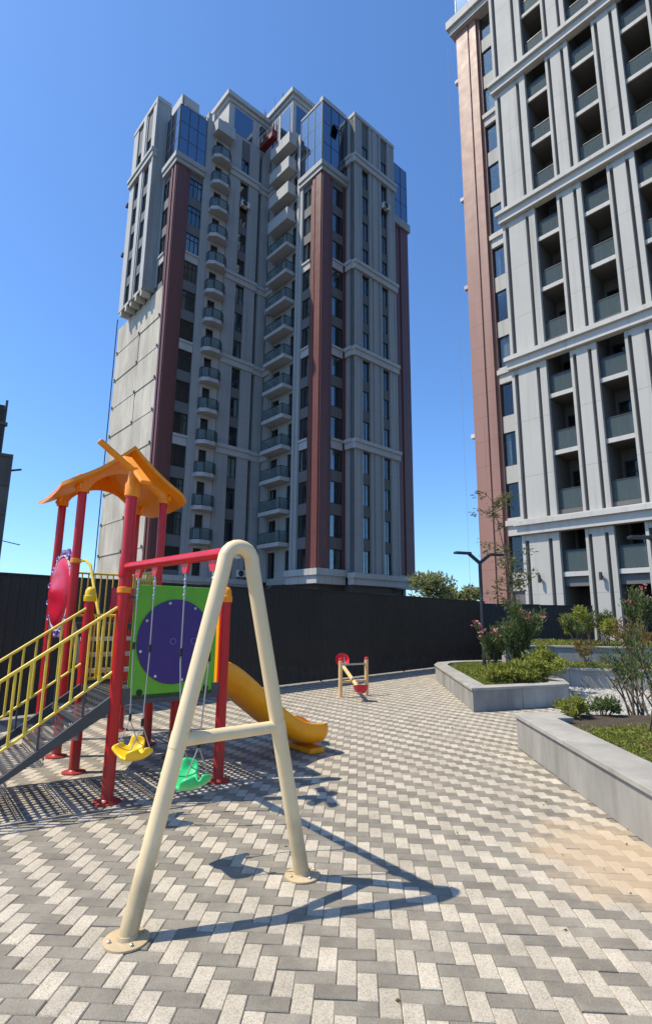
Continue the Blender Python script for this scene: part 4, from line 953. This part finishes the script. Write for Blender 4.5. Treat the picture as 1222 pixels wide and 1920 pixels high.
for x in (-.05, 1.18): arch_panel(lambda a, t, z, x=x: (x+t, 2.0+a, z), 1.37, lambda a, x=x: rz_(x)+.0, 3.40, .18, 3.52, 'side_panel')
for x, y in ((0, 2.1), (1.13, 2.1), (0, 3.27), (1.13, 3.27)): MB().tube([(x, y, 3.36), (x, y, 3.6)], .085, 16).build('post_socket', m_orange, rf, autosm=True)
# crossed orange planks on top of the tall front post
fin = MB().lathe([(.062, 2.93), (.075, 2.94), (.075, 3.06), (.055, 3.1), (.045, 3.24)], 16).build('post_finial', m_orange, PT, autosm=True)
pk = MB(); pk.bar((-.38, -.02, 3.46), (.31, -.02, 2.98), .04, .11, (0, 1, 0)); pk.build('plank', m_orange, fin, bevel=.015)
pk = MB(); pk.bar((.02, -.34, 3.02), (.02, .34, 3.44), .04, .11, (1, 0, 0)); pk.build('plank', m_orange, fin, bevel=.015)
for k in range(6):
    c = Vector((-.38, -.045, 3.46)).lerp(Vector((.31, -.045, 2.98)), .3+.115*k); MB().tube([c, c+Vector((0, -.015, 0))], .011, 8).build('bolt', m_curt, fin)
# slide
W0, W1 = .27, .93
prof = [(1.10, .96), (1.30, .94), (1.5, .84), (1.75, .66), (2.0, .47), (2.25, .30), (2.45, .19), (2.7, .135), (2.92, .125)]
V = []; F = []
sec = [(W0-.03, .27), (W0, .29), (W0+.05, .27), (W0+.06, .03), (W0+.12, .0), (W1-.12, .0), (W1-.06, .03), (W1-.05, .27), (W1, .29), (W1+.03, .27)]
low = [(W1+.03, -.07), (W0-.03, -.07)]
full = sec+low; ns = len(full)
for i, (x, z) in enumerate(prof):
    f_ = i/(len(prof)-1); hs = .95-.25*max(0, f_-.6)+.12*math.sin(f_*math.pi*2.2)
    for y, dz in full: V.append((x, y, z+dz*hs if dz > 0 else z+dz*(1-.2*f_)))
for i in range(len(prof)-1):
    for k in range(ns): F.append((i*ns+k, (i+1)*ns+k, (i+1)*ns+(k+1) % ns, i*ns+(k+1) % ns))
F += [tuple(range(ns)), tuple((len(prof)-1)*ns+k for k in reversed(range(ns)))]
sl = MB().add(V, F).build('slide', m_slide, PT); sl.data.polygons.foreach_set('use_smooth', [True]*len(sl.data.polygons))
md = sl.modifiers.new('sub', 'SUBSURF'); md.levels = 2; md.render_levels = 2
MB().box(2.60, 2.84, W0+.06, W1-.06, .0, .07).build('slide_foot', m_slide, sl, bevel=.02)
# arched entry board of the slide
Vp_ = []; N2 = 20
outer = [(.12, .93), (.12, 1.75)]+[(.61+.49*math.cos(math.pi-math.pi*k/N2), 1.75+.22*math.sin(math.pi*k/N2)) for k in range(1, N2)]+[(1.10, 1.75), (1.10, .93)]
inner = [(.30, .93), (.30, 1.5)]+[(.61+.31*math.cos(math.pi-math.pi*k/N2), 1.5+.2*math.sin(math.pi*k/N2)) for k in range(1, N2)]+[(.92, 1.5), (.92, .93)]
V = []; F = []; n = len(outer)
for x in (1.13, 1.18):
    V += [(x, a, c) for a, c in outer]+[(x, a, c) for a, c in inner]
for i in range(n-1):
    F += [(i, i+1, n+i+1, n+i), (2*n+i, 3*n+i, 3*n+i+1, 2*n+i+1), (i, 2*n+i, 2*n+i+1, i+1), (n+i, n+i+1, 3*n+i+1, 3*n+i)]
MB().add(V, F).build('slide_hood', m_slide, PT)
# crimson filler board on the far side
MB().box(.5, 1.08, 2.12, 2.15, 1.66, 2.1).build('low_board', m_pink, PT, bevel=.01)

# ================================================================ swing frame and swings
SF = empty('swing_set', (-.62, 3.63, 0), 0, 'cream A-frame of the swing with a red cross bar fixed to the play tower', 'swing set')
o_ = Vector((-.62, 3.63, 0)); S1 = Vector((-1.045, 3.275, 0))-o_; S2 = Vector((-.135, 4.035, 0))-o_
d_ = (S2-S1).normalized(); HT = 2.155; half = (S2-S1).length/2; mid = (S1+S2)/2
ang = math.atan2(HT-.1, half-.06); rb = .115
pts = [S1]
top0 = mid-d_*.105+Vector((0, 0, HT-.09)); top1 = mid+d_*.105+Vector((0, 0, HT-.09))
pts += [S1.lerp(top0, t) for t in (.25, .5, .75, .97)]
for k in range(1, 10):
    t = math.pi-(math.pi*k/10); pts.append(mid+d_*(.105*math.cos(t))+Vector((0, 0, HT-.075+.10*math.sin(t))))
pts += [S2.lerp(top1, t) for t in (.97, .75, .5, .25)]+[S2]
MB().tube(pts, .051, 20).build('leg_arch', m_cream, SF, autosm=True)
for s in (S1, S2): MB().lathe([(.12, 0), (.12, .010), (.108, .014), (.06, .016), (.054, .035)], 24, (s.x, s.y, .002)).build('base_flange', m_cream, SF, autosm=True)
for s in (S1, S2):
    for k in range(4): MB().lathe([(.010, .014), (.010, .024), (.006, .027)], 8, (s.x+.092*math.cos(.6+k*1.571), s.y+.092*math.sin(.6+k*1.571), .002)).build('flange_bolt', m_steel, SF)
for e_, f_ in ((S1, top0), (S2, top1)):
    c = e_.lerp(f_, .475); MB().tube([c-(f_-e_).normalized()*.045, c+(f_-e_).normalized()*.045], .0535, 20, False).build('weld_collar', m_cream, SF, autosm=True)
t_ = .98/HT*.985; MB().tube([S1.lerp(top0, .475), S2.lerp(top1, .475)], .04, 16).build('cross_tie', m_cream, SF, autosm=True)
PA_ = Vector((-2.02, 5.46, 2.2))-o_; PB_ = mid+Vector((0, 0, 2.15))
bd = (PB_-PA_).normalized()
MB().tube([PA_+bd*.05, PB_-bd*.03], .043, 16).build('top_bar', m_postred, SF, autosm=True)
MB().tube([PB_-bd*.09, PB_-bd*.02], .05, 16).build('bar_sleeve', m_steel, SF, autosm=True); MB().lathe([(.066, 2.1), (.068, 2.11), (.068, 2.29), (.066, 2.3)], 16, (PA_.x, PA_.y, 0)).build('post_clamp', m_postred, SF, autosm=True)
TS = {'yellow': (.17, .35), 'green': (.63, .84)}
for nm in TS:
    for t in TS[nm]:
        c = PA_.lerp(PB_, t); V = []
        q = bd*.075; b = MB(); nr = Vector((bd.y, -bd.x, 0)).normalized()*.012
        P_ = [c-q-Vector((0,0,.035)), c+q-Vector((0,0,.035)), c+q*.45-Vector((0,0,.12)), c-q*.45-Vector((0,0,.12))]
        b.add([p-nr for p in P_]+[p+nr for p in P_], [(0,1,2,3),(7,6,5,4),(0,4,5,1),(1,5,6,2),(2,6,7,3),(3,7,4,0)]); b.build('hanger_plate', m_postred, SF)
def swing(nm, mt, zs, label):
    a = PA_.lerp(PB_, TS[nm][0])+o_; b_ = PA_.lerp(PB_, TS[nm][1])+o_; c = (a+b_)/2; L_ = .35
    r_ = empty('swing', (c.x, c.y, zs), math.atan2(bd.y, bd.x), label, 'swing', 'swings hanging from the red bar')
    V = []; F = []; nu, nv = 20, 10
    for i in range(nu+1):
        u_ = -1+2*i/nu
        wv = .075+.062*abs(u_)**1.3 if abs(u_) < .8 else (.075+.062*.75)*math.sqrt(max(0, 1-((abs(u_)-.8)/.205)**2))
        for j in range(nv+1):
            v_ = -1+2*j/nv; x = u_*L_/2; lift = .075*abs(u_)**2.2
            V.append((x, v_*wv*(1.25 if u_ < 0 else 1), lift+.045*v_*v_*abs(u_)+.05*max(0, v_)**2*max(0, -u_)**1.2))
    for i in range(nu):
        for j in range(nv): F.append((i*(nv+1)+j, (i+1)*(nv+1)+j, (i+1)*(nv+1)+j+1, i*(nv+1)+j+1))
    s_ = MB().add(V, F).build('seat', mt, r_, smooth=True); s_.rotation_euler = (0, 0, 0); md = s_.modifiers.new('thick', 'SOLIDIFY'); md.thickness = .028; md.offset = 0; m2 = s_.modifiers.new('sub', 'SUBSURF'); m2.levels = 1; m2.render_levels = 1
    half_ = (b_-a).length/2
    for sg, e in ((-1, a), (1, b_)):
        topz = e.z-.12-zs; bx_ = sg*half_
        rp_ = MB(); rp_.tube([(bx_, 0, topz), (bx_*.98, 0, topz*.55), (sg*L_*.44, 0, .30)], .006, 6)
        for v_ in (-.1, .1): rp_.tube([(sg*L_*.44, 0, .30), (sg*L_*.42, v_, .06)], .005, 6)
        o = rp_.build('rope', m_chain, r_)
        MB().tube([(bx_*.99, 0, topz*.62), (bx_*.985, 0, topz*.58)], .014, 8).build('sleeve', m_fence, o); MB().tube([(sg*L_*.44, 0, .29), (sg*L_*.44, 0, .35)], .014, 8).build('sleeve', m_fence, o)
        ch = MB()
        for k in range(7): ch.tube([(bx_, .006*(k % 2), topz-.03*k), (bx_, -.006*(k % 2), topz-.03*k-.026)], .008, 6)
        ch.build('chain', m_steel, o)
swing('yellow', m_yelp, .50, 'yellow plastic swing seat hanging closest to the tall red post')
swing('green', m_mint, .52, 'mint green plastic swing seat hanging behind the cream A-frame')

# ================================================================ seesaw
SS = empty('seesaw', (.66, 12.72, 0), R(-3), 'small cream and red seesaw standing on the paving before the fence', 'seesaw')
for x, y in ((-.29, -.23), (.30, .25)): 
    o = MB().tube([(x, y, 0), (x, y, .80)], .045, 12).build('post', m_see, SS, autosm=True); MB().lathe([(.05, .80), (.05, .83), (.02, .85)], 12, (x, y, 0)).build('cap', m_pink, o)
MB().tube([(-.29, -.23, .70), (.30, .25, .70)], .02, 10).build('cross_bar', m_steel, SS); MB().tube([(-.29, -.23, .33), (.30, .25, .33)], .03, 10).build('pivot_bar', m_see, SS)
Pu, Pl = Vector((-.28, .85, .62)), Vector((.16, -.75, .20))
MB().tube([Pu, Pl], .045, 12).build('beam', m_see, SS, autosm=True)
def bowl(c, tilt, az, nm):
    pr = [(.02, -.10), (.09, -.085), (.14, -.03), (.165, .05), (.17, .055), (.155, .045), (.12, -.02), (.06, -.06), (.01, -.07)]
    o = MB().lathe(pr, 24).build('seat', m_pink, SS, autosm=True); o.location = c; o.rotation_euler = (tilt, 0, az)
bowl(Pu+Vector((0, 0, .10)), R(62), R(8), 'u'); bowl(Pl+Vector((0, 0, .06)), R(-15), R(8), 'l')
MB().tube([Pu.lerp(Pl, .14), Pu.lerp(Pl, .14)+Vector((0, 0, .25))], .015, 8).build('handle', m_steel, SS); MB().tube([Pu.lerp(Pl, .86), Pu.lerp(Pl, .86)+Vector((0, 0, .22))], .015, 8).build('handle', m_steel, SS)

# ================================================================ bits on the paving
random.seed(21)
dl = [(random.gauss(2.2, .35), random.uniform(2.6, 10)) if random.random() < .45 else (random.uniform(-3, 3), random.uniform(2.2, 12)) for _ in range(110)]
dl = [p for p in dl if inpoly(p[0], p[1], REG)]
tag(leaves(len(dl), lambda i: (dl[i][0], dl[i][1], .006), .028, .5, m_deadleaf, 'dry_leaves', None, up=.05), 'few tiny dry leaves scattered over the paving', 'dry leaves', None, 'stuff')
